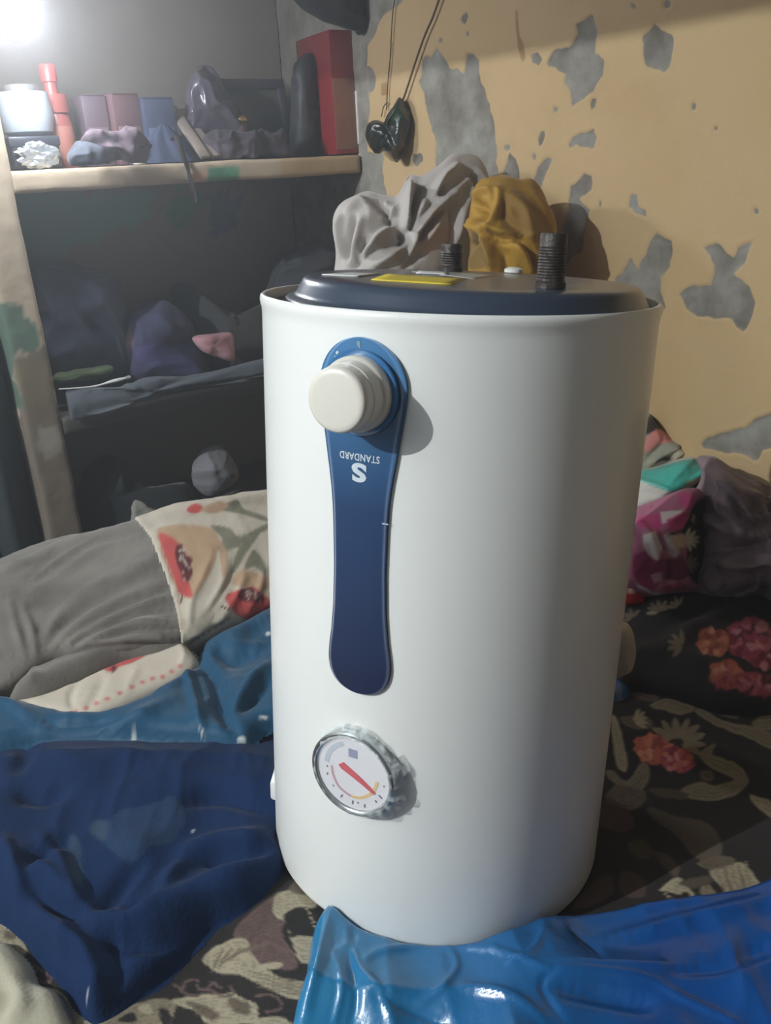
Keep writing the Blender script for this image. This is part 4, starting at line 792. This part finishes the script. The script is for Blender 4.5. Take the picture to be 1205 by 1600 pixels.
c = hz(1022, 950, ZB+.0); ck = blob('checked_bundle', c+np.array([-.012, .012, .085]), (.085, .075, .10), m_pile, None, .6, 2.5, (.006, 10), (.006, 10), [(zr(l), w, a) for l, w, a in [([(440,700),(460,780),(540,840)],5,-.010),([(330,650),(400,740),(430,860)],6,.008),([(480,650),(560,600),(600,510)],5,.008),([(310,930),(420,1000),(540,970)],7,.008),([(460,830),(500,900),(470,1000)],6,-.008)]], lin(172, 104, 132), CHK+LAC, 1, (), 5, (190, 130), ZB+.03, sil=[(950,930),(950,800),(985,795),(1040,775),(1075,765),(1096,775),(1104,830),(1102,905),(1085,925),(1040,932),(990,935)])
tag(ck, 'magenta and white checked cloth bundle with a black scalloped lace edge', 'cloth')
rd = blob('red_packet', hz(988, 945, ZB+.03)+np.array([0, .02, .02]), (.03, .03, .022), mat('red_print_cloth', None, .7, attr=True), None, .5, 3.5, (.002, 20), color=lin(190, 40, 44), shapes=[([(982, 917), (993, 917), (993, 927), (982, 927)], lin(214, 200, 176))], n=(60, 40), sil=[(965,925),(975,915),(1000,920),(1006,940),(985,944),(968,942)])
tag(rd, 'small bright red cloth under the magenta checked bundle', 'cloth')
c = hd(1042, 764, 1.50); TEL = lin(70, 178, 164)
te = blob('teal_pillow', c, (.10, .08, .06), m_pile, None, .6, 2.4, (.004, 12), (.004, 12), [(zr(l), w, a) for l, w, a in [([(350,440),(440,470),(520,500)],4,.006),([(360,490),(440,520),(520,540)],5,-.004),([(600,440),(650,410),(690,380)],5,.006)]], lin(204, 200, 190), [(smooth(zr([(300,390),(420,370),(500,345),(610,320),(640,350),(690,380),(640,430),(560,470),(510,495),(420,470),(300,420)]), 3), TEL), (smooth(zr([(310,620),(400,600),(480,560),(540,500),(600,470),(700,400),(780,400),(700,500),(560,520),(480,590),(380,630)]), 3), LACE), (smooth(zr([(570,450),(630,425),(650,430),(600,465)]), 3), lin(176, 170, 140))], 1, (), 9, (150, 100), None, sil=[(940,735),(990,738),(1040,722),(1080,712),(1092,722),(1108,738),(1104,755),(1085,772),(1050,785),(1020,800),(960,815),(940,790)])
tag(te, 'turquoise and white pillow between the checked bundle and the wall', 'pillow')
c = hd(1030, 690, 1.58)
fl = blob('floral_cloth', c, (.08, .06, .06), m_pile, None, .6, 2.3, (.006, 12), (.008, 12), [(zr(l), w, a) for l, w, a in [([(370,360),(450,300),(560,240)],5,.010),([(380,320),(450,250)],5,-.006),([(500,330),(540,290),(580,300)],5,.008)]], lin(150, 148, 132), [(smooth(zr([(360,190),(390,80),(420,110),(460,150),(440,180),(400,190)]), 3), lin(52, 44, 40)), (smooth(zr([(360,270),(370,210),(450,165),(520,200),(500,230),(430,250),(380,290)]), 3), lin(206, 130, 124)), (smooth(zr([(540,260),(580,250),(590,290),(570,330),(555,300)]), 3), lin(60, 52, 46)), (smooth(zr([(500,290),(530,265),(570,290),(550,340),(510,340)]), 3), lin(186, 180, 160)), (smooth(zr([(420,330),(480,310),(490,330),(430,350)]), 3), lin(60, 54, 50)), (smooth(zr([(340,380),(440,340),(480,350),(360,400)]), 3), lin(190, 186, 170))], 2, (), 11, (120, 80), None, sil=[(960,720),(980,660),(1012,640),(1022,650),(1040,668),(1062,690),(1076,700),(1078,722),(1050,735),(1010,745),(970,745)])
tag(fl, 'crumpled pink and olive floral cloth on top of the turquoise pillow', 'cloth')
pk = blob('cream_cushion', hd(972, 1015, 1.02), (.032, .03, .045), m_cloth, None, .4, 2.6, (.002, 15), color=lin(170, 160, 146), n=(60, 44), zmin=lambda V: bed_z(V)+.002, sil=[(945,975),(975,972),(988,985),(993,1015),(988,1045),(975,1055),(950,1055)])
tag(pk, 'small cream cushion corner showing behind the right side of the heater', 'cushion')
bs_ = cloth('blue_scrap', [(950,1062),(972,1054),(981,1060),(982,1080),(968,1092),(950,1092)], .003, .012, mat('blue_polythene'), None, ZB+.004, (), .012, up_z(.002), (.004, 30), color=lin(40, 90, 150)); tag(bs_, 'scrap of blue plastic just behind the right side of the heater', 'plastic scrap')

# ================================================================ laundry behind the heater
zw = zmap(500, 240, 3.0125)
WHT = lin(178, 171, 166)
WS = [([(230,210),(300,260),(330,330)],6,-.02),([(100,300),(95,380),(110,480)],5,.016),([(160,300),(140,400),(120,490)],5,-.022),([(200,310),(180,400),(160,490)],6,.018),([(330,360),(260,410),(190,510)],7,.022),([(230,400),(180,470),(165,520)],6,-.018),([(300,300),(380,250),(420,160)],5,.014),([(425,160),(405,250),(400,350)],6,.024),([(460,160),(450,260),(430,360)],5,-.026),([(490,230),(450,290),(440,340)],6,.018),([(640,60),(570,130),(530,200)],6,.024),([(600,100),(560,190),(600,200)],5,-.014),([(700,120),(600,200),(540,220)],5,.016),([(640,200),(530,270),(440,400)],6,.022),([(610,230),(520,330),(470,400)],5,-.02),([(720,160),(660,280),(640,400)],8,.02),([(620,260),(630,330),(620,420)],5,-.02),([(560,320),(520,380),(470,440)],6,.012),([(370,380),(400,390),(370,430)],6,-.026),([(400,440),(340,480),(240,540)],7,.02),([(250,450),(200,500),(150,530)],5,-.018),([(420,370),(440,410),(420,470)],5,.016),([(740,80),(770,140),(760,170)],5,.016),([(690,90),(740,130),(730,160)],5,-.018),([(130,270),(220,215),(330,240)],6,.014),([(480,470),(440,500),(400,540)],6,-.012)]
_r = np.random.RandomState(31)
def drapes(x0, x1, y0, y1, n): return [([(x+_r.uniform(-6, 6), y0+_r.uniform(-15, 15)), (x+_r.uniform(-12, 12), (y0+y1)/2), (x+_r.uniform(-20, 20), y1)], _r.uniform(6, 10), (1 if k % 2 else -1)*_r.uniform(.012, .022)) for k, x in enumerate(np.linspace(x0, x1, n))]
c = hs(645, 500, .46)
wb = blob('white_sheet_heap', c, (.22, .14, .32), mat('white_laundry', None, .9, attr=True, noise=.05, nscale=20, bump=.2, bscale=200, sheen=.2), None, ANG, 2.2, (.010, 5), (.020, 6), [(zw(l), w, a) for l, w, a in WS]+drapes(525, 750, 450, 720, 14), WHT, [(zw([(470,400),(560,320),(630,330),(620,420),(520,480),(470,470)]), lin(186, 166, 158)), (zw([(700,90),(760,110),(770,160),(730,165)]), lin(150, 144, 138))], 2, (), 15, (260, 200), ZB+.012, steep=4.2, keep=(.006,), stretch=(1, 1, 2.0), sil=[(490,740),(505,560),(526,430),(529,380),(530,345),(545,322),(575,310),(600,316),(622,318),(640,292),(658,292),(680,278),(700,262),(718,258),(742,262),(758,285),(757,305),(742,340),(735,370),(735,420),(760,560),(775,750),(640,800)])
tag(wb, 'tall heap of crumpled off-white sheets behind the heater near the wall corner', 'laundry')
YEL = lin(164, 124, 36)
c = hs(806, 505, .69)
yb = blob('yellow_cloth_heap', c, (.12, .10, .30), mat('yellow_canvas', None, .7, attr=True, noise=.08, nscale=15, bump=.15, bscale=160, sheen=.1), None, ANG, 2.3, (.012, 6), (.02, 7), [(zw(l), w, a) for l, w, a in [([(720,240),(760,180),(840,165)],6,.014),([(850,170),(840,260),(790,350)],6,.016),([(730,230),(770,260),(760,310)],7,-.024),([(700,310),(800,350),(900,380),(1000,390)],5,.016),([(760,380),(880,400),(960,400)],7,-.022),([(700,340),(770,390),(810,540)],6,.022),([(740,390),(700,430),(660,500)],7,-.026),([(900,410),(950,470),(990,560)],6,.018),([(880,180),(960,260),(1000,390)],8,.012),([(860,200),(870,300),(960,370)],8,-.012),([(990,190),(1060,280),(1100,390)],8,.012),([(820,430),(870,480),(880,560)],10,-.018),([(960,420),(1010,480),(1020,560)],5,-.014)]]+drapes(745, 890, 450, 740, 9), YEL, [(zw([(860,170),(990,180),(1060,290),(1110,400),(1020,420),(960,380),(900,380),(850,350)]), lin(138, 102, 34)), (zw([(640,500),(700,400),(760,390),(800,540),(650,540)]), lin(126, 98, 44))], 3, (), 19, (200, 180), ZB+.012, steep=3.8, keep=(.006,), stretch=(1, 1, 1.6), sil=[(735,770),(735,560),(730,430),(733,350),(742,315),(748,302),(765,296),(790,291),(812,297),(830,300),(848,316),(860,345),(868,375),(874,430),(905,560),(915,770),(810,830)])
tag(yb, 'bunched mustard yellow cloth between the off-white heap and the dark pipe', 'cloth')

# ================================================================ bag hung on the right wall
hb = empty('hanging_pouch', 'small black and green plastic pouch hanging by a cord on the peeling wall', 'bag', hw(607, 205, .03), 0)
zh = zmap(520, 0, 4.635)
pouch = blob('pouch', hw(606, 205, .036), (.030, .055, .055), mat('glossy_pouch_plastic', None, .3, attr=True, bump=.4, bscale=90, spec=.6), hb, ANG, 2.3, (.004, 20), (.010, 22), [(zh(l), w, a) for l, w, a in [([(380,900),(420,820),(480,750)],4,.006),([(300,930),(340,1000),(320,1080)],4,.005),([(370,890),(400,960),(480,1100)],4,-.006),([(330,940),(370,960),(350,1010)],3,.005)]], lin(30, 34, 30), [(smooth(zh([(400,850),(440,790),(480,750),(520,790),(540,850),(480,860),(430,880)]), 3), lin(34, 62, 42)), (smooth(zh([(420,1100),(480,1030),(540,1000),(500,1120),(470,1150)]), 3), lin(66, 52, 42))], 2, (), 3, (110, 80), None, sil=zh([(235,990),(248,910),(280,878),(330,872),(372,888),(400,840),(440,775),(480,730),(530,790),(560,850),(568,915),(545,990),(510,1080),(480,1140),(450,1160),(420,1110),(380,1085),(340,1105),(300,1095),(265,1060)]))
m_cord = mat('brown_cord', lin(82, 64, 44), .8)
def cord(pts, r, a, nm='cord'):
    P = np.array([hw(x, y, a) for x, y in smooth(pts, 6, False)]); V, Fq = tube_data(P, r, 6); Fq = [list(f) for f in Fq]
    return mesh_np(nm, V, np.array([f for f in Fq if len(set(f)) == 4]), m_cord, hb)
cord([(624,166),(632,150),(650,95),(664,55),(676,28),(690,-12)], .0022, .010)
cord([(604,172),(606,130),(610,85),(613,30),(618,-12)], .0013, .006)
cord([(596,182),(600,166),(606,160)], .0012, .008)

# ================================================================ things on the shelf
def SL(px, py, b): P = hs(px, py, b); return np.array([-to_room(P)[0], -b, P[2]])
ZS = 1.1815
def shelf_thing(name, label, cat, px, b, z=ZS, rz=0.0, group=None, py=250):
    p = SL(px, py, -b); return empty(name, label, cat, F0+E1*p[0]-E2*p[1]+np.array([0, 0, z]), ANG+rz, group)
SC = lambda b: (FPX/2.0)
def span(x0, x1, b, py=220): return SL(x1, py, -b)[0]-SL(x0, py, -b)[0]
def top(px, py, b): return SL(px, py, -b)[2]-ZS
m_dk = mat('dark_tin', lin(58, 60, 68), .45, metal=.3, noise=.2, nscale=12)
# tin tray with foil, jar on it
w = span(10, 88, .07); h = top(50, 214, .07)
t = shelf_thing('tin_box', 'dark tin box with crumpled foil at its front, under the shiny jar', 'box', 49, .10)
box_obj('body', (-w/2, w/2, -.05, .06, 0, h), m_dk, t, .008); box_obj('lid', (-w/2-.002, w/2+.002, -.052, .062, h-.018, h+.001), mat('dark_tin_lid', lin(70, 72, 82), .4, metal=.3), t, .004)
bm = bmesh.new(); bmesh.ops.create_icosphere(bm, subdivisions=4, radius=1)
for v in bm.verts:
    n_ = float(crease(np.array(v.co)[None]*2.2, 2, 3)[0]); v.co = Vector((v.co.x*.042, v.co.y*.010, v.co.z*.024))*(.75+.45*n_)
bm_obj('foil', bm, mat('foil', lin(205, 210, 215), .3, metal=.7), t, False, Matrix.Translation((.0, -.056, h*.42)))
hj = top(50, 134, .09)-h
t = shelf_thing('glass_jar', 'round shiny glass jar standing on the dark tin box', 'jar', 53, .10, ZS+h+.0015)
lathe('jar_body', [(0, 0), (.036, 0), (.048, .008), (.054, .04), (.05, .08), (.036, hj-.035), (.030, hj-.025), (.030, hj-.012)], mat('jar_glass', lin(178, 186, 196), .08, coat=1, alpha=.85, spec=.8), t, 48)
lathe('jar_lid', [(0, hj), (.031, hj), (.034, hj-.004), (.034, hj-.022), (.031, hj-.024)], mat('steel_lid', lin(190, 192, 196), .25, metal=.8), t, 48)
# red bottle
hb_ = top(97, 100, .12)
t = shelf_thing('red_bottle', 'tall reddish plastic bottle beside the shiny jar', 'bottle', 99, .13)
lathe('bottle_body', [(0, 0), (.027, 0), (.03, .006), (.03, .09), (.026, .10), (.026, .13), (.030, .14), (.030, hb_-.09), (.014, hb_-.05), (.013, hb_-.03)], mat('red_plastic', lin(150, 82, 78), .35, noise=.1, nscale=20), t, 36)
lathe('cap', [(.0, hb_), (.014, hb_), (.0165, hb_-.003), (.0165, hb_-.032), (.013, hb_-.034)], mat('red_cap', lin(170, 74, 72), .4), t, 24)
lathe('label_band', [(.0304, .018), (.0309, .02), (.0309, .078), (.0304, .08)], mat('faded_label', lin(168, 110, 98), .5, noise=.2, nscale=30), t, 36)
# cartons
def carton(name, label, x0, x1, ytop, b, color, depth=.07, rz=0.0, lean=0.0, flap=True):
    w = span(x0, x1, b); h = top((x0+x1)/2, ytop, b); t = shelf_thing(name, label, 'box', (x0+x1)/2, b, ZS+.001, rz, 'cartons on the upper shelf')
    m = mat(name+'_'+str(x0), color, .6, noise=.2, nscale=18)
    box_obj('body', (-w/2, w/2, -depth/2, depth/2, 0, h), m, t, .003)
    if flap: box_obj('flap', (-w/2+.003, w/2-.003, -depth/2-.0015, depth/2, h-.001, h+.002), mat(name+'_flap'+str(x0), color*.8, .6), t, .0008); box_obj('print_band', (-w/2+.006, w/2-.006, -depth/2-.0012, -depth/2+.001, h*.3, h*.55), mat(name+'_band'+str(x0), color*1.5+.02, .6, noise=.3, nscale=25), t, .0004)
    return t
carton('carton', 'dull brown purple carton behind the red bottle', 134, 172, 152, .17, lin(104, 86, 96))
carton('carton', 'maroon tinged carton left of the dark blue cloth bag', 174, 220, 150, .16, lin(112, 82, 86), rz=.2)
t = shelf_thing('trinket', 'tiny pale trinket in front of the cartons', 'ornament', 217, .04)
lathe('base', [(0, 0), (.012, 0), (.013, .006), (.007, .012), (0, .012)], mat('pale_ceramic', lin(170, 160, 156), .5), t, 20); lathe('figure', [(.007, .011), (.011, .022), (.012, .034), (.007, .044), (.010, .052), (.006, .062), (0, .064)], mat('pale_ceramic'), t, 20)
cl_ = blob('maroon_cloth', F0+E1*SL(160, 250, -.05)[0]-E2*-.05+np.array([0, 0, ZS+.035]), (.080, .028, .026), m_cloth, None, ANG, 2.3, (.009, 22), (.024, 19), color=lin(98, 82, 92), n=(130, 80), zmin=ZS+.002); tag(cl_, 'crumpled dark mauve cloth lying in front of the cartons on the shelf', 'cloth')
cl_ = blob('grey_cloth_roll', F0+E1*SL(118, 260, -.05)[0]-E2*-.05+np.array([0, 0, ZS+.02]), (.045, .026, .020), m_cloth, None, ANG, 2.4, (.005, 24), (.012, 22), color=lin(76, 80, 92), n=(60, 40), zmin=ZS+.002); tag(cl_, 'flat slate grey cloth roll between the tin box and the mauve cloth', 'cloth')
carton('carton', 'navy carton standing behind the dark triangular bag', 226, 274, 156, .15, lin(66, 72, 98))
# dark triangular cloth bag with a strap hanging over the edge
t = shelf_thing('cloth_bag', 'dark blue triangular cloth bag with a strap hanging over the shelf edge', 'bag', 262, .07, ZS+.001)
hh = top(262, 192, .07)
def cone_bag():
    nu, nv = 60, 30; V = []
    for i in range(nu):
        a = 2*math.pi*i/nu
        for j in range(nv):
            q = j/(nv-1); r = (1-q)**.85*1.0+.04*(1-q); f = 1+.07*math.sin(a*5+1)+.05*math.sin(a*9+q*4); V.append((math.cos(a)*.078*r*f, math.sin(a)*.048*r*f, hh*q if q < .98 else hh*.98))
    return mesh_np('body', np.array(V), grid_faces(nu, nv, True), mat('dark_blue_canvas', lin(48, 56, 80), .8, noise=.12, bump=.3), t, None, True, False, None, True)
cone_bag()
tube('strap', [(.0, -.045, hh*.55), (.002, -.060, .05), (.005, -.0705, .012), (.008, -.079, -.006), (.011, -.080, -.03), (.016, -.079, -.062), (.018, -.079, -.082)], .0085, mat('dark_strap', lin(58, 54, 56), .8), t, 8, .35)
# two slats leaning against the wall
m_slat = mat('pale_slat_wood', lin(140, 128, 120), .6, noise=.2, nscale=20)
for k, (xa, ya, xb, yb) in enumerate(((268, 168, 322, 250), (282, 172, 338, 249))):
    A, B = SL(xa, ya, -.16-.01*k), SL(xb, yb, -.035-.012*k); B[2] = ZS+.008
    t = empty('wooden_slat', ('left', 'right')[k]+' one of two pale wooden slats leaning on the shelf', 'slat', F0+E1*B[0]-E2*B[1]+np.array([0, 0, B[2]]), ANG, 'slats leaning on the upper shelf')
    d = Vector(A-B); q = Vector((0, 0, 1)).rotation_difference(d).to_matrix().to_4x4()
    box_obj('board', (-.012, .012, -.004, .004, 0, d.length), m_slat, t, .0015, q); lathe('nail', [(0, 0), (.003, 0), (.003, .0012), (0, .002)], mat('steel_lid'), t, 12, q @ Matrix.Translation((0, -.0042, d.length*.9)) @ Matrix.Rotation(math.pi/2, 4, 'X'))
# dark plastic bundle
c = SL(328, 185, -.16)
db = blob('plastic_bundle', F0+E1*c[0]-E2*c[1]+np.array([0, 0, ZS+.11]), (.085, .06, .12), mat('dark_film', None, .3, attr=True, bump=.4, bscale=60), None, ANG, 2.4, (.008, 10), (.022, 12), color=lin(76, 70, 82), n=(120, 90), zmin=ZS+.002, sil=[(288,250),(286,200),(292,160),(300,130),(312,112),(326,108),(338,118),(352,140),(372,170),(390,210),(395,250)])
tag(db, 'dark purple plastic wrapped bundle right of the leaning slats', 'bundle')
# framed panel with brass mount
x0, x1 = 350, 462; b = .20; w = span(x0, x1, b); h = top(406, 122, b)
t = shelf_thing('picture_frame', 'dark picture frame with a greyish green panel leaning at the back of the shelf', 'picture frame', (x0+x1)/2, b, ZS+.002)
mw = Matrix.Rotation(math.radians(-10), 4, 'X'); fr = mat('dark_frame', lin(64, 62, 72), .45)
for e in ((-w/2, w/2, -.01, .01, 0, .022), (-w/2, w/2, -.01, .01, h-.022, h), (-w/2, -w/2+.02, -.01, .01, .02, h-.02), (w/2-.02, w/2, -.01, .01, .02, h-.02)): box_obj('frame_rail', e, fr, t, .003, mw)
box_obj('panel', (-w/2+.018, w/2-.018, -.002, .006, .02, h-.02), mat('grey_green_panel', lin(96, 98, 88), .4, noise=.25, nscale=12), t, .001, mw)
c = SL(378, 188, -.10)
t = empty('trophy', 'small dark ornament with a bright brass knob in front of the picture frame', 'ornament', F0+E1*c[0]-E2*c[1]+np.array([0, 0, ZS+.001]), ANG); hz_ = c[2]-ZS
lathe('stem', [(0, 0), (.03, 0), (.03, .008), (.012, .02), (.009, hz_*.5), (.016, hz_*.62), (.012, hz_*.8), (.006, hz_*.86), (0, hz_*.86)], mat('dark_maroon_wood', lin(72, 50, 54), .4), t, 28); lathe('brass_knob', [(0, hz_*.85), (.008, hz_*.88), (.013, hz_*.97), (.013, hz_*1.03), (.008, hz_*1.1), (0, hz_*1.13)], mat('brass', lin(224, 190, 120), .18, metal=1), t, 28)
c = SL(392, 240, -.07)
db = blob('dark_cloth', F0+E1*c[0]-E2*c[1]+np.array([0, 0, ZS+.03]), (.105, .036, .030), m_cloth, None, ANG, 2.4, (.009, 22), (.024, 18), color=lin(66, 58, 66), n=(150, 80), zmin=ZS+.002); tag(db, 'low heap of dark cloth in front of the picture frame', 'cloth')
# black upright bag
c = SL(478, 170, -.13)
kb_ = blob('black_bag', F0+E1*c[0]-E2*c[1]+np.array([0, 0, ZS+.12]), (.05, .045, .13), mat('black_bag_fabric', None, .6, attr=True, bump=.3, bscale=60), None, ANG, 3, (.006, 10), (.012, 14), color=lin(52, 52, 56), n=(100, 80), zmin=ZS+.002, sil=[(456,250),(454,180),(458,120),(470,98),(482,92),(490,100),(493,150),(494,250)]); tag(kb_, 'black upright fabric bag between the picture frame and the red folder', 'bag')
# red folder with pale spine by the wall
h = top(530, 56, .10)
t = shelf_thing('box_file', 'tall red box file with a pale blue spine at the right end of the shelf', 'box file', 527, .115, ZS+.001, -.12)
box_obj('cover', (-.050, .030, -.10, .09, 0, h), mat('red_board', lin(124, 36, 42), .35, coat=.3, noise=.2, nscale=9), t, .003)
box_obj('spine', (.028, .036, -.102, .09, 0, h+.001), mat('pale_spine', lin(168, 172, 182), .4, noise=.15), t, .002)
box_obj('spine_stripe', (.030, .0365, -.103, -.06, .005, h*.40), mat('blue_stripe', lin(58, 74, 112), .4), t, .001)
box_obj('cover_picture', (-.048, .026, -.1012, -.099, .01, h*.62), mat('brown_print', lin(126, 84, 66), .3, coat=.4, noise=.3, nscale=16), t, .0005)
box_obj('clear_edge', (.008, .014, -.108, -.099, .02, h*.52), mat('clear_plastic_edge', lin(205, 200, 200), .12, coat=1), t, .002)
c = hs(556, -10, .035)
hc = blob('hanging_dark_cloth', c+np.array([0, 0, .03]), (.12, .03, .12), m_cloth, None, ANG, 2.6, (.006, 12), (.012, 12), color=lin(24, 22, 22), n=(110, 80), keep=(.010, .4, .008, .09), sil=[(440,-120),(650,-120),(640,-10),(618,18),(598,34),(580,46),(548,36),(505,26),(468,8),(450,-20)])  # dark shape added to blacken the top corner
tag(hc, 'dark cloth hanging from above in the top corner between the shelf and the peeling wall', 'cloth')
# ---------------------------------------------------------------- lower bays
ZL = .698
def low_blob(name, label, cat, px, py, b, rad, color, sil, seed, zb=None, keep=(.016, .795, -.33, .2), nz=(.010, 9), cr=(.018, 9), shapes=(), material=None, n=(100, 70), strokes=()):
    P = hs(px, py, -b); o = blob(name, P, rad, material or m_cloth, None, ANG, 2.4, nz, cr, strokes, color, shapes, 1.5, (), seed, n, zb, sil=sil, keep=keep); return tag(o, label, cat)
low_blob('navy_cloth_pile', 'big pile of dark navy clothes at the left of the lower shelf bay', 'clothes', 120, 510, .18, (.16, .11, .20), lin(52, 56, 76), [(52,600),(48,470),(46,410),(70,405),(140,418),(186,432),(192,470),(205,530),(220,600)], 31, ZL, strokes=[([(60,420),(120,430),(185,440)], 6, .012), ([(100,470),(150,520),(170,590)], 9, -.014), ([(140,450),(180,520),(200,590)], 8, .012)])
low_blob('violet_cloth', 'dark violet folded cloth in the middle of the lower shelf bay', 'clothes', 255, 540, .13, (.12, .09, .11), lin(56, 56, 84), [(190,605),(195,530),(210,485),(245,472),(275,478),(300,505),(312,545),(320,598)], 32, ZL, shapes=[(smooth([(210,545),(260,540),(310,575),(300,585),(230,570)], 4), lin(70, 68, 112)), (smooth([(150,500),(200,510),(205,550),(170,560)], 4), lin(96, 74, 82))])
low_blob('black_cloth_bag', 'black cloth bag at the right of the lower shelf bay', 'bag', 372, 510, .20, (.14, .10, .14), lin(58, 58, 60), [(285,590),(280,510),(270,455),(300,445),(330,470),(370,490),(420,470),(470,470),(480,590)], 33, ZL)
low_blob('dark_bundle', 'dark rounded bundle by the corner behind the heater', 'bundle', 480, 425, .17, (.14, .10, .12), lin(60, 62, 68), [(400,560),(420,440),(445,395),(480,378),(520,382),(545,410),(550,560)], 34, ZL)
low_blob('pink_cloth', 'small folded pink cloth on the lower shelf', 'cloth', 335, 541, .03, (.055, .03, .04), lin(190, 140, 150), [(302,528),(330,522),(362,520),(366,540),(364,563),(340,558),(316,548)], 35, None, (.003, 20), (.005, 20), n=(70, 50))
low_blob('green_cloth', 'narrow folded green cloth above the white strap', 'cloth', 130, 584, .06, (.085, .03, .02), lin(78, 92, 62), [(85,590),(95,582),(130,576),(165,570),(176,576),(168,588),(120,596),(88,598)], 36, None, (.003, 20), (.004, 20), n=(70, 40))
t = empty('white_strap', 'thin white strap lying along the front of the lower shelf', 'strap', hs(150, 600, .012), 0)
P = np.array([hs(x, y, .014) for x, y in smooth([(92,608),(125,606),(150,603),(175,596),(200,590)], 5, False)]); V, Fq = tube_data(P, np.interp(np.linspace(0, 1, len(P)), [0, .6, .8, 1], [.003, .004, .008, .005]), 8, .5); mesh_np('band', V, np.array([f for f in Fq if len(set(f)) == 4]), mat('white_webbing', lin(190, 190, 186), .7), t)
P2_ = np.array([hs(196, 591, .016), hs(203, 589, .016)]); V, Fq = tube_data(P2_, .008, 8, .5); mesh_np('buckle', V, np.array([f for f in Fq if len(set(f)) == 4]), mat('grey_buckle', lin(140, 140, 138), .4), t)
low_blob('slate_cloth', 'slate grey cloth draped over the front edge of the lower shelf', 'cloth', 240, 612, -.022, (.20, .024, .035), lin(74, 80, 88), [(92,625),(110,606),(180,604),(230,590),(280,585),(340,578),(410,560),(470,552),(470,585),(410,592),(330,598),(260,618),(200,636),(130,654),(100,652)], 37, None, (.016, .795, .008, .2), (.005, 14), (.008, 14), n=(140, 50))
low_blob('grey_sack', 'round pale grey sack at the bottom of the alcove', 'sack', 336, 735, .06, (.075, .06, .08), lin(132, 130, 136), [(300,745),(304,720),(318,703),(335,695),(350,700),(365,720),(373,745),(352,765),(330,776),(308,768)], 38, .362, (.004, 14), (.008, 14), shapes=[(ell(363, 743, 3.5, 3.5), lin(70, 70, 74))])
low_blob('black_sack', 'black bundle in the bottom bay beside the pillar', 'bundle', 180, 780, .13, (.12, .10, .13), lin(38, 42, 44), [(120,860),(125,760),(145,722),(175,712),(205,735),(240,760),(300,760),(330,860)], 39, .362)
low_blob('pale_rag', 'pale rag behind the grey velvet quilt', 'cloth', 226, 798, .03, (.05, .03, .035), lin(150, 148, 140), [(205,800),(207,781),(225,785),(255,796),(262,812),(235,825),(208,822)], 40, .362, (.003, 20), (.006, 20), n=(60, 40))
# dark sheet added to keep the neighbouring bay dark under the lamp
def bay_dark_sheet():
    x = np.linspace(-1.53, -.895, 160); z = np.linspace(.02, 1.9, 60); g = np.stack(np.meshgrid(x, z, indexing='ij'), -1).reshape(-1, 2)
    y = .05+.016*np.sin(g[:, 0]*62+.6*np.sin(g[:, 1]*3))+.012*fbm(np.c_[g*[14, 3], g[:, 0]*0], 2, 5)
    L = np.c_[g[:, 0], y, g[:, 1]]; Rz = np.array([[_c(ANG), -_s(ANG), 0], [_s(ANG), _c(ANG), 0], [0, 0, 1]])
    t = empty('curtain', 'dark curtain hanging over the bay left of the pillar', 'curtain', F0+np.array([0, 0, 0])-E2*.05*0, ANG)
    mesh_np('fabric', L, grid_faces(160, 60), mat('dark_curtain', lin(44, 52, 56), .9, noise=.15, nscale=6, bump=.2), t, None, True, False, None, True)
    tube('rod', [(-1.548, .05, 1.905), (-.886, .05, 1.905)], .008, m_pipe, t)
bay_dark_sheet()
